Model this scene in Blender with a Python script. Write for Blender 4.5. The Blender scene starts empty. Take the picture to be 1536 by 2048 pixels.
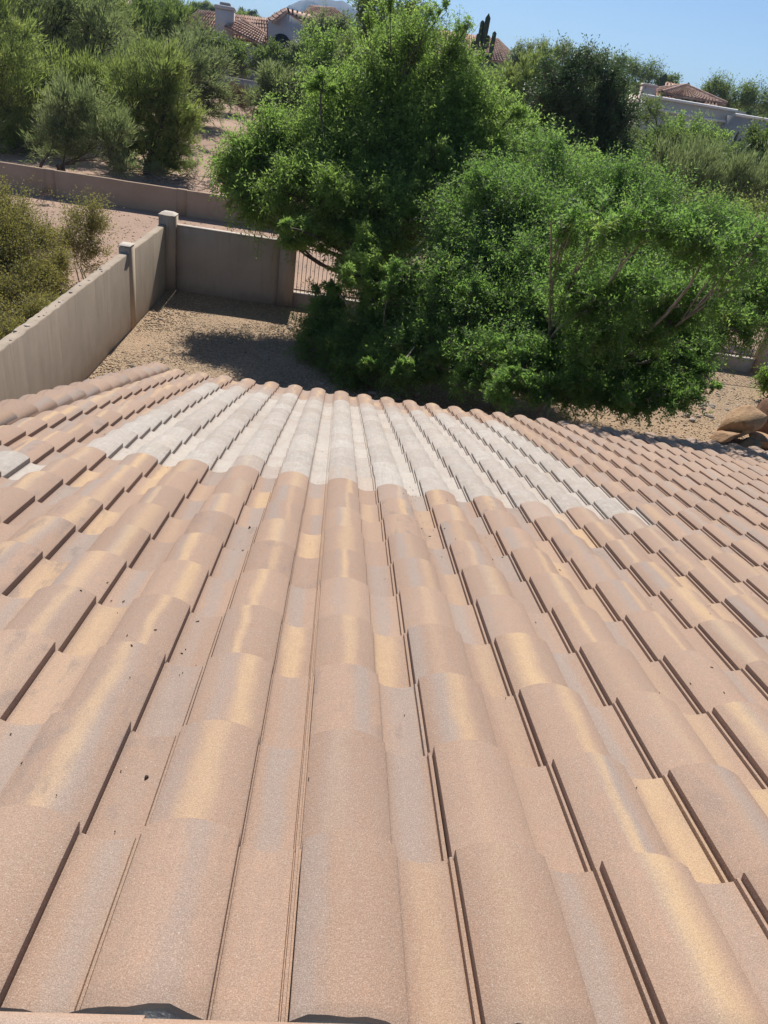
import bpy, math, random
import numpy as np
from mathutils import Matrix, Vector

random.seed(7)
RNG = np.random.default_rng(11)
SC = bpy.context.scene
COL = SC.collection

# ------------------------------------------------------------------ camera
CZ = 6.05                      # eye height above the yard
F_PX = 1450.0                  # focal length in pixels of the 1536 x 2048 photograph
R = np.array([[0.988812199184541, 0.1176558159422312, 0.09169265902341446],
              [-0.018222109350848857, -0.5148222583906252, 0.8571032592379794],
              [0.14804860510866777, -0.8491849923547519, -0.5069185923645313]])
cam_d = bpy.data.cameras.new('camera')
cam = bpy.data.objects.new('camera', cam_d)
COL.objects.link(cam)
cam_d.sensor_fit = 'HORIZONTAL'
cam_d.sensor_width = 36.0
cam_d.lens = F_PX / 1536.0 * 36.0
cam_d.clip_start = 0.05
cam_d.clip_end = 20000.0
rr, ru, rb = R @ [1, 0, 0], R @ [0, -1, 0], R @ [0, 0, -1]
cam.matrix_world = Matrix(((rr[0], ru[0], rb[0], 0), (rr[1], ru[1], rb[1], 0), (rr[2], ru[2], rb[2], CZ), (0, 0, 0, 1)))
SC.camera = cam
SC.render.resolution_x, SC.render.resolution_y = 768, 1024

# ------------------------------------------------------------------ world, sun, exposure
SUN_EL, SUN_AZ = math.radians(46.0), math.radians(-1.0)       # azimuth from +Y towards +X
w = bpy.data.worlds.new('World'); SC.world = w; w.use_nodes = True
nt = w.node_tree
bg = nt.nodes['Background']; bg.inputs['Strength'].default_value = 0.085
sky = nt.nodes.new('ShaderNodeTexSky'); sky.sky_type = 'NISHITA'; sky.sun_disc = False
sky.sun_elevation = SUN_EL; sky.sun_rotation = SUN_AZ
sky.altitude = 2500.0; sky.air_density = 1.0; sky.dust_density = 0.0; sky.ozone_density = 4.0
nt.links.new(sky.outputs[0], bg.inputs[0])
sl = bpy.data.lights.new('sun', 'SUN'); so = bpy.data.objects.new('sun', sl); COL.objects.link(so)
sl.energy = 5.0; sl.angle = math.radians(0.53); sl.color = (1.0, 0.95, 0.87)
sdir = Vector((math.cos(SUN_EL) * math.sin(SUN_AZ), math.cos(SUN_EL) * math.cos(SUN_AZ), math.sin(SUN_EL)))
so.rotation_euler = sdir.to_track_quat('Z', 'Y').to_euler()
so.location = (0, 20, 40)
SC.view_settings.view_transform = 'Standard'; SC.view_settings.look = 'None'
SC.view_settings.gamma = 1.0; SC.view_settings.exposure = 0.34
SC.view_settings.use_curve_mapping = False
SC.render.engine = 'CYCLES'
SC.cycles.max_bounces = 6; SC.cycles.transparent_max_bounces = 6

# ------------------------------------------------------------------ helpers: space
def ray(px, py):
    return R @ np.array([(px - 768) / F_PX, (py - 1024) / F_PX, 1.0])
def at(px, py, Y):
    """the world point that stands at depth Y in the direction of a pixel of the photograph"""
    d = ray(px, py); q = d * (Y / d[1]); q[2] += CZ
    return q
def proj(p):
    q = R.T @ (np.asarray(p, float) - np.array([0, 0, CZ]))
    return q[0] / q[2] * F_PX + 768, q[1] / q[2] * F_PX + 1024, q[2]
def terrain(x, y):
    x = np.asarray(x, float); y = np.asarray(y, float)
    t = np.clip(y - 42, 0, 320)
    z = 0.05 * t * np.clip(t / 18, 0, 1) + 0.006 * np.clip(y - 362, 0, 4000)
    z = z + 1.8 * np.exp(-((x - 16) / 16) ** 2 - ((y - 135) / 22) ** 2)
    z = z + np.clip((y - 36) / 30, 0, 1) * 0.25 * (np.sin(x * 0.21 + 1.3) * np.cos(y * 0.17) + 0.6 * np.sin(x * 0.53 - y * 0.31))
    return z

# ------------------------------------------------------------------ helpers: objects
def setp(o, label=None, cat=None, group=None, kind=None):
    if label: o['label'] = label
    if cat: o['category'] = cat
    if group: o['group'] = group
    if kind: o['kind'] = kind
    return o
def thing(name, label, cat, loc, group=None, rz=0.0):
    o = bpy.data.objects.new(name, None); COL.objects.link(o)
    o.location = [float(v) for v in loc]; o.rotation_euler = (0, 0, rz); o.empty_display_size = 0.3
    return setp(o, label, cat, group)
def root_of(parent):
    v = np.zeros(3); p = parent
    while p is not None:
        v = v + np.array(p.location); p = p.parent
    return v
def mesh_data(name, V, Fs, mat=None, smooth=False, attrs=None, sharp=None):
    """V (n,3); Fs list of arrays of faces, each (m,k)"""
    V = np.asarray(V, np.float32)
    if isinstance(Fs, np.ndarray): Fs = [Fs]
    Fs = [np.asarray(f, np.int32) for f in Fs if len(f)]
    me = bpy.data.meshes.new(name)
    me.vertices.add(len(V)); me.vertices.foreach_set('co', V.ravel())
    idx = np.concatenate([f.ravel() for f in Fs])
    tot = np.concatenate([np.full(len(f), f.shape[1], np.int32) for f in Fs])
    st = np.concatenate([[0], np.cumsum(tot)[:-1]]).astype(np.int32)
    me.loops.add(len(idx)); me.loops.foreach_set('vertex_index', idx)
    me.polygons.add(len(tot)); me.polygons.foreach_set('loop_start', st)
    if smooth: me.polygons.foreach_set('use_smooth', np.ones(len(tot), bool))
    me.update(calc_edges=True)
    if attrs:
        for k, (ty, val) in attrs.items():
            a = me.attributes.new(k, ty, 'POINT')
            if ty == 'FLOAT': a.data.foreach_set('value', np.asarray(val, np.float32).ravel())
            elif ty == 'FLOAT_COLOR': a.data.foreach_set('color', np.asarray(val, np.float32).ravel())
            elif ty == 'FLOAT_VECTOR': a.data.foreach_set('vector', np.asarray(val, np.float32).ravel())
    if sharp is not None: me.set_sharp_from_angle(angle=math.radians(sharp))
    if mat: me.materials.append(mat)
    return me
def part(name, V, Fs, mat, parent=None, smooth=False, attrs=None, sharp=None, label=None, kind=None):
    """one mesh object; V in world coordinates, stored relative to its thing"""
    V = np.asarray(V, float)
    off = root_of(parent) if parent is not None else np.zeros(3)
    me = mesh_data(name, V - off, Fs, mat, smooth, attrs, sharp)
    o = bpy.data.objects.new(name, me); COL.objects.link(o)
    if parent is not None: o.parent = parent
    return setp(o, label=label, kind=kind)
class MB:
    def __init__(s): s.V = []; s.F = {}; s.n = 0
    def add(s, V, Fs):
        V = np.asarray(V, float)
        if isinstance(Fs, np.ndarray): Fs = [Fs]
        for f in Fs:
            f = np.asarray(f, int)
            if len(f): s.F.setdefault(f.shape[1], []).append(f + s.n)
        s.V.append(V); s.n += len(V); return s
    def box(s, x0, x1, y0, y1, z0, z1, M=None):
        V = np.array([(x, y, z) for z in (z0, z1) for y in (y0, y1) for x in (x0, x1)], float)
        if M is not None: V = V @ M[0].T + M[1]
        return s.add(V, np.array([(0, 2, 3, 1), (4, 5, 7, 6), (0, 1, 5, 4), (1, 3, 7, 5), (3, 2, 6, 7), (2, 0, 4, 6)]))
    def bbox(s, x0, x1, y0, y1, z0, z1, b=0.02):
        """box with a chamfer round the top"""
        V = [(x0, y0, z0), (x1, y0, z0), (x1, y1, z0), (x0, y1, z0), (x0, y0, z1 - b), (x1, y0, z1 - b), (x1, y1, z1 - b), (x0, y1, z1 - b),
             (x0 + b, y0 + b, z1), (x1 - b, y0 + b, z1), (x1 - b, y1 - b, z1), (x0 + b, y1 - b, z1)]
        F = [(0, 3, 2, 1)] + [(i, (i + 1) % 4, (i + 1) % 4 + 4, i + 4) for i in range(4)] + [(i + 4, (i + 1) % 4 + 4, (i + 1) % 4 + 8, i + 8) for i in range(4)] + [(8, 9, 10, 11)]
        return s.add(V, np.array(F))
    def arrays(s): return np.concatenate(s.V), [np.concatenate(v) for v in s.F.values()]
    def part(s, name, mat, parent=None, **k):
        V, F = s.arrays(); return part(name, V, F, mat, parent, **k)
def tubes(P0, P1, P2, r0, r1, seg=3, sides=4, cap=False):
    """N quadratic bezier tubes at once"""
    P0, P1, P2 = [np.atleast_2d(np.asarray(p, float)) for p in (P0, P1, P2)]
    N = len(P0); r0 = np.broadcast_to(r0, (N,)); r1 = np.broadcast_to(r1, (N,))
    t = np.linspace(0, 1, seg + 1)[None, :, None]
    C = (1 - t) ** 2 * P0[:, None] + 2 * t * (1 - t) * P1[:, None] + t * t * P2[:, None]
    D = 2 * (1 - t) * (P1 - P0)[:, None] + 2 * t * (P2 - P1)[:, None]
    D /= np.linalg.norm(D, axis=2, keepdims=True) + 1e-9
    A = np.cross(D, np.array([0.31, 0.22, 0.93])); A /= np.linalg.norm(A, axis=2, keepdims=True) + 1e-9
    B = np.cross(D, A)
    rad = (r0[:, None] * (1 - t[..., 0]) + r1[:, None] * t[..., 0])[:, :, None, None]
    a = np.arange(sides) / sides * 2 * np.pi
    V = C[:, :, None] + rad * (A[:, :, None] * np.cos(a)[None, None, :, None] + B[:, :, None] * np.sin(a)[None, None, :, None])
    i = np.arange(N)[:, None, None]; s_ = np.arange(seg)[None, :, None]; k = np.arange(sides)[None, None, :]
    b = i * (seg + 1) * sides
    q = np.stack([b + s_ * sides + k, b + s_ * sides + (k + 1) % sides, b + (s_ + 1) * sides + (k + 1) % sides, b + (s_ + 1) * sides + k], -1).reshape(-1, 4)
    return V.reshape(-1, 3), q

# ------------------------------------------------------------------ helpers: materials
class NT:
    def __init__(s, name):
        s.m = bpy.data.materials.new(name); s.m.use_nodes = True; s.t = s.m.node_tree; s.t.nodes.clear()
        s.out = s.n('ShaderNodeOutputMaterial')
    def n(s, ty, **k):
        nd = s.t.nodes.new(ty)
        for a, b in k.items(): setattr(nd, a, b)
        return nd
    def l(s, a, b): s.t.links.new(a, b)
    def val(s, sock, v):
        if hasattr(v, 'links'): s.l(v, sock)
        else: sock.default_value = v
    def math(s, op, a, b=0.0, c=None, clamp=False):
        nd = s.n('ShaderNodeMath', operation=op, use_clamp=clamp); s.val(nd.inputs[0], a); s.val(nd.inputs[1], b)
        if c is not None: s.val(nd.inputs[2], c)
        return nd.outputs[0]
    def mix(s, f, a, b, blend='MIX'):
        nd = s.n('ShaderNodeMix', data_type='RGBA', blend_type=blend); s.val(nd.inputs[0], f)
        for k, v in ((6, a), (7, b)):
            if isinstance(v, tuple): nd.inputs[k].default_value = (*v[:3], 1)
            else: s.l(v, nd.inputs[k])
        return nd.outputs[2]
    def noise(s, scale, detail=2.0, vec=None, rough=0.5, dim='3D'):
        nd = s.n('ShaderNodeTexNoise', noise_dimensions=dim); nd.inputs['Scale'].default_value = scale
        nd.inputs['Detail'].default_value = detail; nd.inputs['Roughness'].default_value = rough
        if vec is not None: s.l(vec, nd.inputs['Vector'])
        return nd.outputs['Fac']
    def pos(s): return s.n('ShaderNodeNewGeometry').outputs['Position']
    def scalev(s, v, sc):
        nd = s.n('ShaderNodeMapping'); s.l(v, nd.inputs['Vector']); nd.inputs['Scale'].default_value = sc; return nd.outputs[0]
    def step(s, v, a, b):
        nd = s.n('ShaderNodeMapRange', interpolation_type='SMOOTHSTEP'); s.val(nd.inputs[0], v); s.val(nd.inputs[1], a); s.val(nd.inputs[2], b)
        return nd.outputs[0]
    def bsdf(s, col, rough=0.85, bump=None, bstr=0.3, bdist=0.01, spec=0.3):
        p = s.n('ShaderNodeBsdfPrincipled')
        s.val(p.inputs['Base Color'], (*col, 1) if isinstance(col, tuple) else col)
        s.val(p.inputs['Roughness'], rough); p.inputs['Specular IOR Level'].default_value = spec
        if bump is not None:
            b = s.n('ShaderNodeBump'); b.inputs['Strength'].default_value = bstr; b.inputs['Distance'].default_value = bdist
            s.l(bump, b.inputs['Height']); s.l(b.outputs[0], p.inputs['Normal'])
        s.l(p.outputs[0], s.out.inputs['Surface']); return s.m
def simple(name, c1, c2, scale=3.0, rough=0.85, fine=60.0, bstr=0.3, bdist=0.01, spec=0.25):
    t = NT(name); p = t.pos()
    f = t.step(t.noise(scale, 4, p, 0.6), 0.32, 0.68)
    c = t.mix(f, c1, c2)
    g = t.noise(fine, 3, p, 0.65)
    c = t.mix(t.math('MULTIPLY', t.step(g, 0.45, 0.75), 0.25), c, tuple(x * 0.55 for x in c1))
    return t.bsdf(c, rough, g, bstr, bdist, spec)

def mat_tile(name, src):
    t = NT(name); p = t.pos()
    if src == 'obj':
        oi = t.n('ShaderNodeObjectInfo'); c = oi.outputs['Color']; al = oi.outputs['Alpha']
    else:
        at_ = t.n('ShaderNodeAttribute', attribute_name='tcol'); c = at_.outputs['Color']; al = at_.outputs['Alpha']
    sp = t.n('ShaderNodeSeparateColor'); t.l(c, sp.inputs[0])
    seed, white, warm = sp.outputs[0], sp.outputs[1], sp.outputs[2]
    uvn = t.n('ShaderNodeAttribute', attribute_name='tuv'); su = t.n('ShaderNodeSeparateXYZ'); t.l(uvn.outputs['Vector'], su.inputs[0])
    u, v = su.outputs[0], su.outputs[1]
    def rnd(k):
        wn = t.n('ShaderNodeTexWhiteNoise', noise_dimensions='2D'); cx = t.n('ShaderNodeCombineXYZ')
        t.l(seed, cx.inputs[0]); cx.inputs[1].default_value = k; t.l(cx.outputs[0], wn.inputs['Vector']); return wn.outputs['Value']
    r1, r2, r3, r4, r5 = [rnd(k * 1.37 + 0.2) for k in range(5)]
    # stretched noise in tile space, shifted per tile
    cx = t.n('ShaderNodeCombineXYZ'); t.l(t.math('ADD', t.math('MULTIPLY', u, 3.0), t.math('MULTIPLY', seed, 57.0)), cx.inputs[0])
    t.l(t.math('MULTIPLY', v, 1.2), cx.inputs[1]); t.l(t.math('MULTIPLY', seed, 91.0), cx.inputs[2])
    ns = t.noise(1.6, 3, cx.outputs[0], 0.55)
    wob = t.math('MULTIPLY', t.math('SUBTRACT', ns, 0.5), 0.15)
    uu = t.math('ADD', u, wob)
    cs = t.n('ShaderNodeCombineXYZ'); t.l(t.math('ADD', t.math('MULTIPLY', u, 26.0), t.math('MULTIPLY', seed, 31.0)), cs.inputs[0])
    t.l(t.math('MULTIPLY', v, 1.6), cs.inputs[1]); t.l(t.math('MULTIPLY', seed, 63.0), cs.inputs[2])
    stk = t.math('SUBTRACT', t.noise(1.0, 4, cs.outputs[0], 0.65), 0.5)          # fine lengthways streaks
    mot = t.math('SUBTRACT', t.noise(22.0, 5, p, 0.7), 0.5)                      # mottling
    rough_ = t.math('ADD', t.math('MULTIPLY', stk, 0.9), t.math('MULTIPLY', mot, 1.1))
    def soft(m, amt):
        return t.math('MULTIPLY', t.math('ADD', m, t.math('MULTIPLY', rough_, t.math('MULTIPLY_ADD', m, 0.5, 0.35))), amt, clamp=True)
    base = t.mix(r1, (0.355, 0.220, 0.148), (0.460, 0.295, 0.202))
    base = t.mix(t.math('MULTIPLY_ADD', rough_, 0.9, 0.30, clamp=True), base, (0.300, 0.220, 0.172))
    r6, r7 = rnd(7.9), rnd(9.3)
    grey = (0.325, 0.265, 0.230); cream = (0.585, 0.395, 0.215)
    pan = t.step(t.math('ADD', u, t.math('MULTIPLY', wob, 0.15)), 0.585, 0.66)
    pm = t.math('SUBTRACT', 1.0, t.step(t.math('ABSOLUTE', t.math('SUBTRACT', uu, t.math('MULTIPLY_ADD', r7, 0.14, 0.72))), 0.03, t.math('MULTIPLY_ADD', r6, 0.16, 0.12)))
    pg = t.step(r2, 0.30, 0.62)
    pc = t.math('SUBTRACT', 1.0, t.step(r2, 0.16, 0.34))
    pcol = t.mix(soft(t.math('MULTIPLY', pm, pg), 0.85), base, grey)
    pcol = t.mix(soft(t.math('MULTIPLY', t.math('MULTIPLY', pm, pc), warm), 0.95), pcol, cream)
    cpos = t.math('MULTIPLY_ADD', r4, 0.28, 0.16)
    wd = t.math('MULTIPLY_ADD', r5, 0.11, 0.05)
    cm = t.math('SUBTRACT', 1.0, t.step(t.math('ABSOLUTE', t.math('SUBTRACT', uu, cpos)), t.math('MULTIPLY', wd, 0.10), t.math('MULTIPLY', wd, 1.35)))
    cm = t.math('MULTIPLY', cm, t.math('MULTIPLY', t.math('SUBTRACT', 1.0, t.step(r3, 0.78, 0.98)), warm))
    gpos = t.math('ADD', cpos, t.math('MULTIPLY_ADD', r6, 0.36, -0.24))
    gm = t.math('SUBTRACT', 1.0, t.step(t.math('ABSOLUTE', t.math('SUBTRACT', uu, gpos)), 0.01, 0.15))
    gm = t.math('MULTIPLY', gm, t.step(r7, 0.10, 0.70))
    rcol = t.mix(soft(gm, 0.85), base, grey)
    rcol = t.mix(soft(cm, 0.85), rcol, cream)
    base = t.mix(pan, rcol, pcol)
    # smoky dark smudge on a few
    dk = t.math('MULTIPLY', t.step(t.math('ADD', t.noise(2.1, 3, cx.outputs[0], 0.6), t.math('MULTIPLY', rough_, 0.35)), 0.50, 0.74), t.step(r6, 0.66, 0.98))
    base = t.mix(t.math('MULTIPLY', dk, 0.65), base, (0.20, 0.155, 0.135))
    # pale cement tiles, each its own shade, chalky and dusty
    wl_ = t.math('ADD', t.math('MULTIPLY', r4, 0.6), t.math('MULTIPLY_ADD', rough_, 1.1, 0.2), clamp=True)
    wc = t.mix(wl_, (0.385, 0.355, 0.315), (0.555, 0.515, 0.460))
    wc = t.mix(t.math('MULTIPLY', t.step(u, 0.60, 0.68), t.math('MULTIPLY_ADD', r5, 0.45, 0.30)), wc, (0.56, 0.515, 0.455))
    wc = t.mix(t.math('MULTIPLY', t.step(mot, 0.02, 0.25), 0.55), wc, (0.60, 0.55, 0.49))
    dust = t.step(t.noise(7.0, 4, p, 0.6), 0.48, 0.75)
    wc = t.mix(t.math('MULTIPLY', dust, 0.45), wc, (0.40, 0.325, 0.26))
    base = t.mix(t.math('ADD', white, t.math('MULTIPLY', t.math('MULTIPLY', rough_, white), 0.5), clamp=True), base, wc)
    # water stains against the lap of the course above; seams coloured darker
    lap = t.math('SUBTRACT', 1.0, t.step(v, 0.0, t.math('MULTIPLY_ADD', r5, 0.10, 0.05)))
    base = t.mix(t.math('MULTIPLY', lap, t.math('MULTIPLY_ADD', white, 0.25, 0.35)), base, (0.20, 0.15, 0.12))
    seam = t.math('SUBTRACT', 1.0, t.step(t.math('ABSOLUTE', t.math('SUBTRACT', u, 0.615)), 0.0, 0.03))
    base = t.mix(t.math('MULTIPLY', seam, 0.45), base, (0.17, 0.12, 0.10))
    # large scale weathering over the whole slope
    lw = t.noise(0.9, 3, p, 0.6)
    base = t.mix(t.math('MULTIPLY', t.step(lw, 0.40, 0.75), 0.15), base, (0.50, 0.40, 0.33))
    base = t.mix(t.math('MULTIPLY', al, 0.5), base, t.mix(0.5, base, (0.30, 0.20, 0.155)))
    # grain: fine sand, white flecks, dark flecks
    g1 = t.noise(480.0, 2, p, 0.7); g2 = t.noise(170.0, 3, p, 0.7)
    base = t.mix(t.math('MULTIPLY', t.step(g1, 0.50, 0.66), 0.42), base, (0.17, 0.115, 0.085))
    base = t.mix(t.math('MULTIPLY', t.step(g1, 0.48, 0.34), 0.36), base, (0.66, 0.54, 0.44))
    base = t.mix(t.math('MULTIPLY', t.step(g2, 0.50, 0.72), 0.30), base, (0.26, 0.18, 0.14))
    vo = t.n('ShaderNodeTexVoronoi'); t.l(p, vo.inputs['Vector']); vo.inputs['Scale'].default_value = 150.0
    sc_ = t.n('ShaderNodeSeparateColor'); t.l(vo.outputs['Color'], sc_.inputs[0])
    fl = t.math('MULTIPLY', t.math('SUBTRACT', 1.0, t.step(vo.outputs['Distance'], t.math('MULTIPLY', sc_.outputs[1], 0.10), t.math('MULTIPLY_ADD', sc_.outputs[1], 0.16, 0.05))), t.step(sc_.outputs[0], 0.80, 0.99))
    base = t.mix(t.math('MULTIPLY', fl, 0.75), base, (0.75, 0.68, 0.60))
    vo2 = t.n('ShaderNodeTexVoronoi'); t.l(p, vo2.inputs['Vector']); vo2.inputs['Scale'].default_value = 38.0
    sc2 = t.n('ShaderNodeSeparateColor'); t.l(vo2.outputs['Color'], sc2.inputs[0])
    f2 = t.math('MULTIPLY', t.math('SUBTRACT', 1.0, t.step(vo2.outputs['Distance'], 0.07, 0.13)), t.step(sc2.outputs[1], 0.78, 0.80))
    base = t.mix(t.math('MULTIPLY', f2, t.math('MULTIPLY_ADD', white, 0.75, 0.12)), base, (0.07, 0.055, 0.05))
    # chalky scuffs
    sv = t.scalev(p, (9.0, 26.0, 9.0)); scf = t.step(t.noise(2.3, 5, sv, 0.75), 0.665, 0.76)
    base = t.mix(t.math('MULTIPLY', scf, 0.40), base, (0.70, 0.62, 0.56))
    h = t.math('ADD', g1, t.math('MULTIPLY', g2, 1.6))
    return t.bsdf(base, 0.82, h, 0.45, 0.0016, 0.28)
M_TILE, M_TILE_S = mat_tile('concrete_tile', 'obj'), mat_tile('concrete_tile_joined', 'attr')

def mat_leaf(name, dark, light, yellow=None, trans=0.35, rough=0.55):
    t = NT(name)
    a = t.n('ShaderNodeAttribute', attribute_name='tint').outputs['Fac']
    c = t.mix(a, dark, light)
    if yellow: c = t.mix(t.step(a, 0.90, 1.0), c, yellow)
    p = t.n('ShaderNodeBsdfPrincipled'); t.l(c, p.inputs['Base Color']); p.inputs['Roughness'].default_value = rough
    p.inputs['Specular IOR Level'].default_value = 0.35
    tr = t.n('ShaderNodeBsdfTranslucent')
    t.l(t.mix(0.5, c, tuple(min(1, x * k) for x, k in zip(light, (1.45, 1.6, 0.9)))), tr.inputs['Color'])
    mx = t.n('ShaderNodeMixShader'); mx.inputs[0].default_value = trans
    t.l(p.outputs[0], mx.inputs[1]); t.l(tr.outputs[0], mx.inputs[2]); t.l(mx.outputs[0], t.out.inputs['Surface'])
    return t.m
L_MESQ = mat_leaf('leaf_mesquite', (0.115, 0.185, 0.042), (0.265, 0.375, 0.115), (0.38, 0.50, 0.12), 0.64)
L_ACAC = mat_leaf('leaf_acacia', (0.095, 0.170, 0.045), (0.205, 0.330, 0.095), (0.38, 0.47, 0.12), 0.60)
L_DARK = mat_leaf('leaf_dark', (0.036, 0.068, 0.030), (0.090, 0.145, 0.060), None, 0.30)
L_GREY = mat_leaf('leaf_grey_green', (0.145, 0.180, 0.085), (0.260, 0.305, 0.155), None, 0.45)
L_YEL = mat_leaf('leaf_yellow_green', (0.160, 0.205, 0.062), (0.290, 0.345, 0.120), (0.36, 0.34, 0.09), 0.48)
L_OLIVE = mat_leaf('leaf_olive', (0.105, 0.150, 0.045), (0.205, 0.270, 0.085), None, 0.45)
L_CREO = mat_leaf('leaf_creosote', (0.175, 0.165, 0.050), (0.300, 0.265, 0.090), (0.42, 0.31, 0.08), 0.42)
L_DRY = mat_leaf('dry_brush', (0.13, 0.085, 0.055), (0.24, 0.16, 0.10), None, 0.15, 0.9)
L_GDRY = mat_leaf('grey_twigs', (0.10, 0.085, 0.07), (0.22, 0.19, 0.16), None, 0.05, 0.9)
M_BARK = simple('bark', (0.075, 0.055, 0.042), (0.15, 0.12, 0.095), 4, 0.9, 40, 0.6, 0.02)
M_BARKG = simple('bark_green', (0.10, 0.105, 0.060), (0.19, 0.18, 0.12), 4, 0.85, 40, 0.4, 0.02)
M_TWIG = simple('twig_pale', (0.20, 0.17, 0.14), (0.36, 0.32, 0.27), 5, 0.9, 50, 0.3, 0.01)

# ------------------------------------------------------------------ the ground
def grid_patch(xs, ys, dz=0.0):
    X, Y = np.meshgrid(xs, ys); Z = terrain(X, Y) + dz
    V = np.stack([X, Y, Z], -1).reshape(-1, 3); nx = len(xs)
    a = (np.arange(len(ys) - 1)[:, None] * nx + np.arange(nx - 1)[None]).ravel()
    return V, np.stack([a, a + 1, a + 1 + nx, a + nx], 1)
def mat_sand():
    t = NT('pink_sand'); p = t.pos()
    c = t.mix(t.step(t.noise(0.35, 5, p, 0.6), 0.3, 0.7), (0.46, 0.315, 0.235), (0.38, 0.265, 0.20))
    g = t.noise(9.0, 5, p, 0.7); gg = t.noise(38.0, 3, p, 0.7)
    c = t.mix(t.math('MULTIPLY', t.step(g, 0.50, 0.72), 0.45), c, (0.27, 0.18, 0.135))
    c = t.mix(t.math('MULTIPLY', t.step(gg, 0.52, 0.70), 0.35), c, (0.60, 0.46, 0.37))
    c = t.mix(t.math('MULTIPLY', t.step(t.noise(1.7, 6, p, 0.7), 0.60, 0.70), 0.30), c, (0.20, 0.14, 0.10))
    h = t.math('ADD', g, t.math('MULTIPLY', gg, 0.5))
    return t.bsdf(c, 0.95, h, 0.7, 0.05, 0.1)
M_SAND = mat_sand()
ys = np.concatenate([np.linspace(-60, 20, 21), np.linspace(24, 130, 70), np.linspace(136, 380, 50), np.geomspace(400, 9000, 22)])
xs = np.concatenate([-np.geomspace(120, 5000, 16)[::-1], np.linspace(-112, 112, 100), np.geomspace(120, 5000, 16)])
V, Fq = grid_patch(xs, ys)
o = part('ground', V, Fq, M_SAND, smooth=True, kind='structure')
# gravelled yard
def mat_gravel():
    t = NT('yard_gravel'); p = t.pos()
    vo = t.n('ShaderNodeTexVoronoi'); t.l(p, vo.inputs['Vector']); vo.inputs['Scale'].default_value = 26.0
    sc_ = t.n('ShaderNodeSeparateColor'); t.l(vo.outputs['Color'], sc_.inputs[0])
    c = t.mix(sc_.outputs[0], (0.37, 0.265, 0.170), (0.56, 0.42, 0.285))
    c = t.mix(t.math('MULTIPLY', t.step(vo.outputs['Distance'], 0.35, 0.7), 0.6), c, (0.17, 0.12, 0.085))
    c = t.mix(t.math('MULTIPLY', t.step(t.noise(0.8, 4, p, 0.6), 0.45, 0.7), 0.5), c, (0.50, 0.345, 0.23))
    h = t.math('SUBTRACT', 1.0, vo.outputs['Distance'])
    return t.bsdf(c, 0.95, h, 0.9, 0.03, 0.1)
M_GRAV = mat_gravel()
yx0, yx1, yy0, yy1 = -5.0, 16.0, -8.0, 21.2
nx_, ny_ = 60, 70
X, Y = np.meshgrid(np.linspace(yx0, yx1, nx_), np.linspace(yy0, yy1, ny_))
Z = 0.006 + 0.02 * (0.5 + 0.5 * np.sin(X * 1.7 + 0.4 * np.sin(Y * 2.1)) * np.cos(Y * 1.3 + 0.7 * np.sin(X)))
a = (np.arange(ny_ - 1)[:, None] * nx_ + np.arange(nx_ - 1)[None]).ravel()
part('yard_ground', np.stack([X, Y, Z], -1).reshape(-1, 3), np.stack([a, a + 1, a + 1 + nx_, a + nx_], 1), M_GRAV, smooth=True, kind='structure')
OCT = np.array([(1, 0, 0), (-1, 0, 0), (0, 1, 0), (0, -1, 0), (0, 0, 1), (0, 0, -1)], float)
OCF = np.array([(0, 2, 4), (2, 1, 4), (1, 3, 4), (3, 0, 4), (2, 0, 5), (1, 2, 5), (3, 1, 5), (0, 3, 5)])
def pebbles(name, label, n, x0, x1, y0, y1, s0, s1, mat, zf=lambda x, y: 0.02 * np.ones_like(x), seed=3):
    r = np.random.default_rng(seed)
    C = np.stack([r.uniform(x0, x1, n), r.uniform(y0, y1, n)], 1); z = zf(C[:, 0], C[:, 1])
    S = r.uniform(s0, s1, n)[:, None] * r.uniform(0.7, 1.3, (n, 3)) * [1, 1, 0.65]
    th = r.uniform(0, 6.28, n)
    P = OCT[None] * (1 + r.uniform(-0.25, 0.25, (n, 6, 1))) * S[:, None]
    Xr = P[..., 0] * np.cos(th)[:, None] - P[..., 1] * np.sin(th)[:, None]; Yr = P[..., 0] * np.sin(th)[:, None] + P[..., 1] * np.cos(th)[:, None]
    V = np.stack([Xr + C[:, 0:1], Yr + C[:, 1:2], P[..., 2] + z[:, None]], -1).reshape(-1, 3)
    Fc = (OCF[None] + np.arange(n)[:, None, None] * 6).reshape(-1, 3)
    o = part(name, V, Fc, mat, attrs={'tint': ('FLOAT', np.repeat(r.random(n), 6))}, kind='stuff'); setp(o, label, 'gravel'); return o
def mat_stone(name, a, b):
    t = NT(name); p = t.pos(); f = t.n('ShaderNodeAttribute', attribute_name='tint').outputs['Fac']
    c = t.mix(f, a, b); g = t.noise(30.0, 4, p, 0.7)
    c = t.mix(t.math('MULTIPLY', t.step(g, 0.5, 0.7), 0.35), c, tuple(x * 0.5 for x in a)); return t.bsdf(c, 0.9, g, 0.5, 0.01, 0.2)
M_PEB = mat_stone('pebble', (0.32, 0.235, 0.155), (0.58, 0.45, 0.32))
M_COB = mat_stone('cobble', (0.20, 0.17, 0.15), (0.48, 0.42, 0.37))
pebbles('gravel', 'tan crushed gravel covering the walled corner of the yard', 15000, -4.9, 3.5, 12.5, 21.1, 0.012, 0.030, M_PEB)
pebbles('gravel', 'tan gravel and grit lying under the big trees on the right', 6000, 3.5, 15.0, 12.5, 21.1, 0.015, 0.036, M_PEB, seed=5)
pebbles('loose_stones', 'larger loose stones among the yard gravel', 500, -4.8, 15, 11, 21, 0.03, 0.06, M_COB, seed=15)
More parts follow.
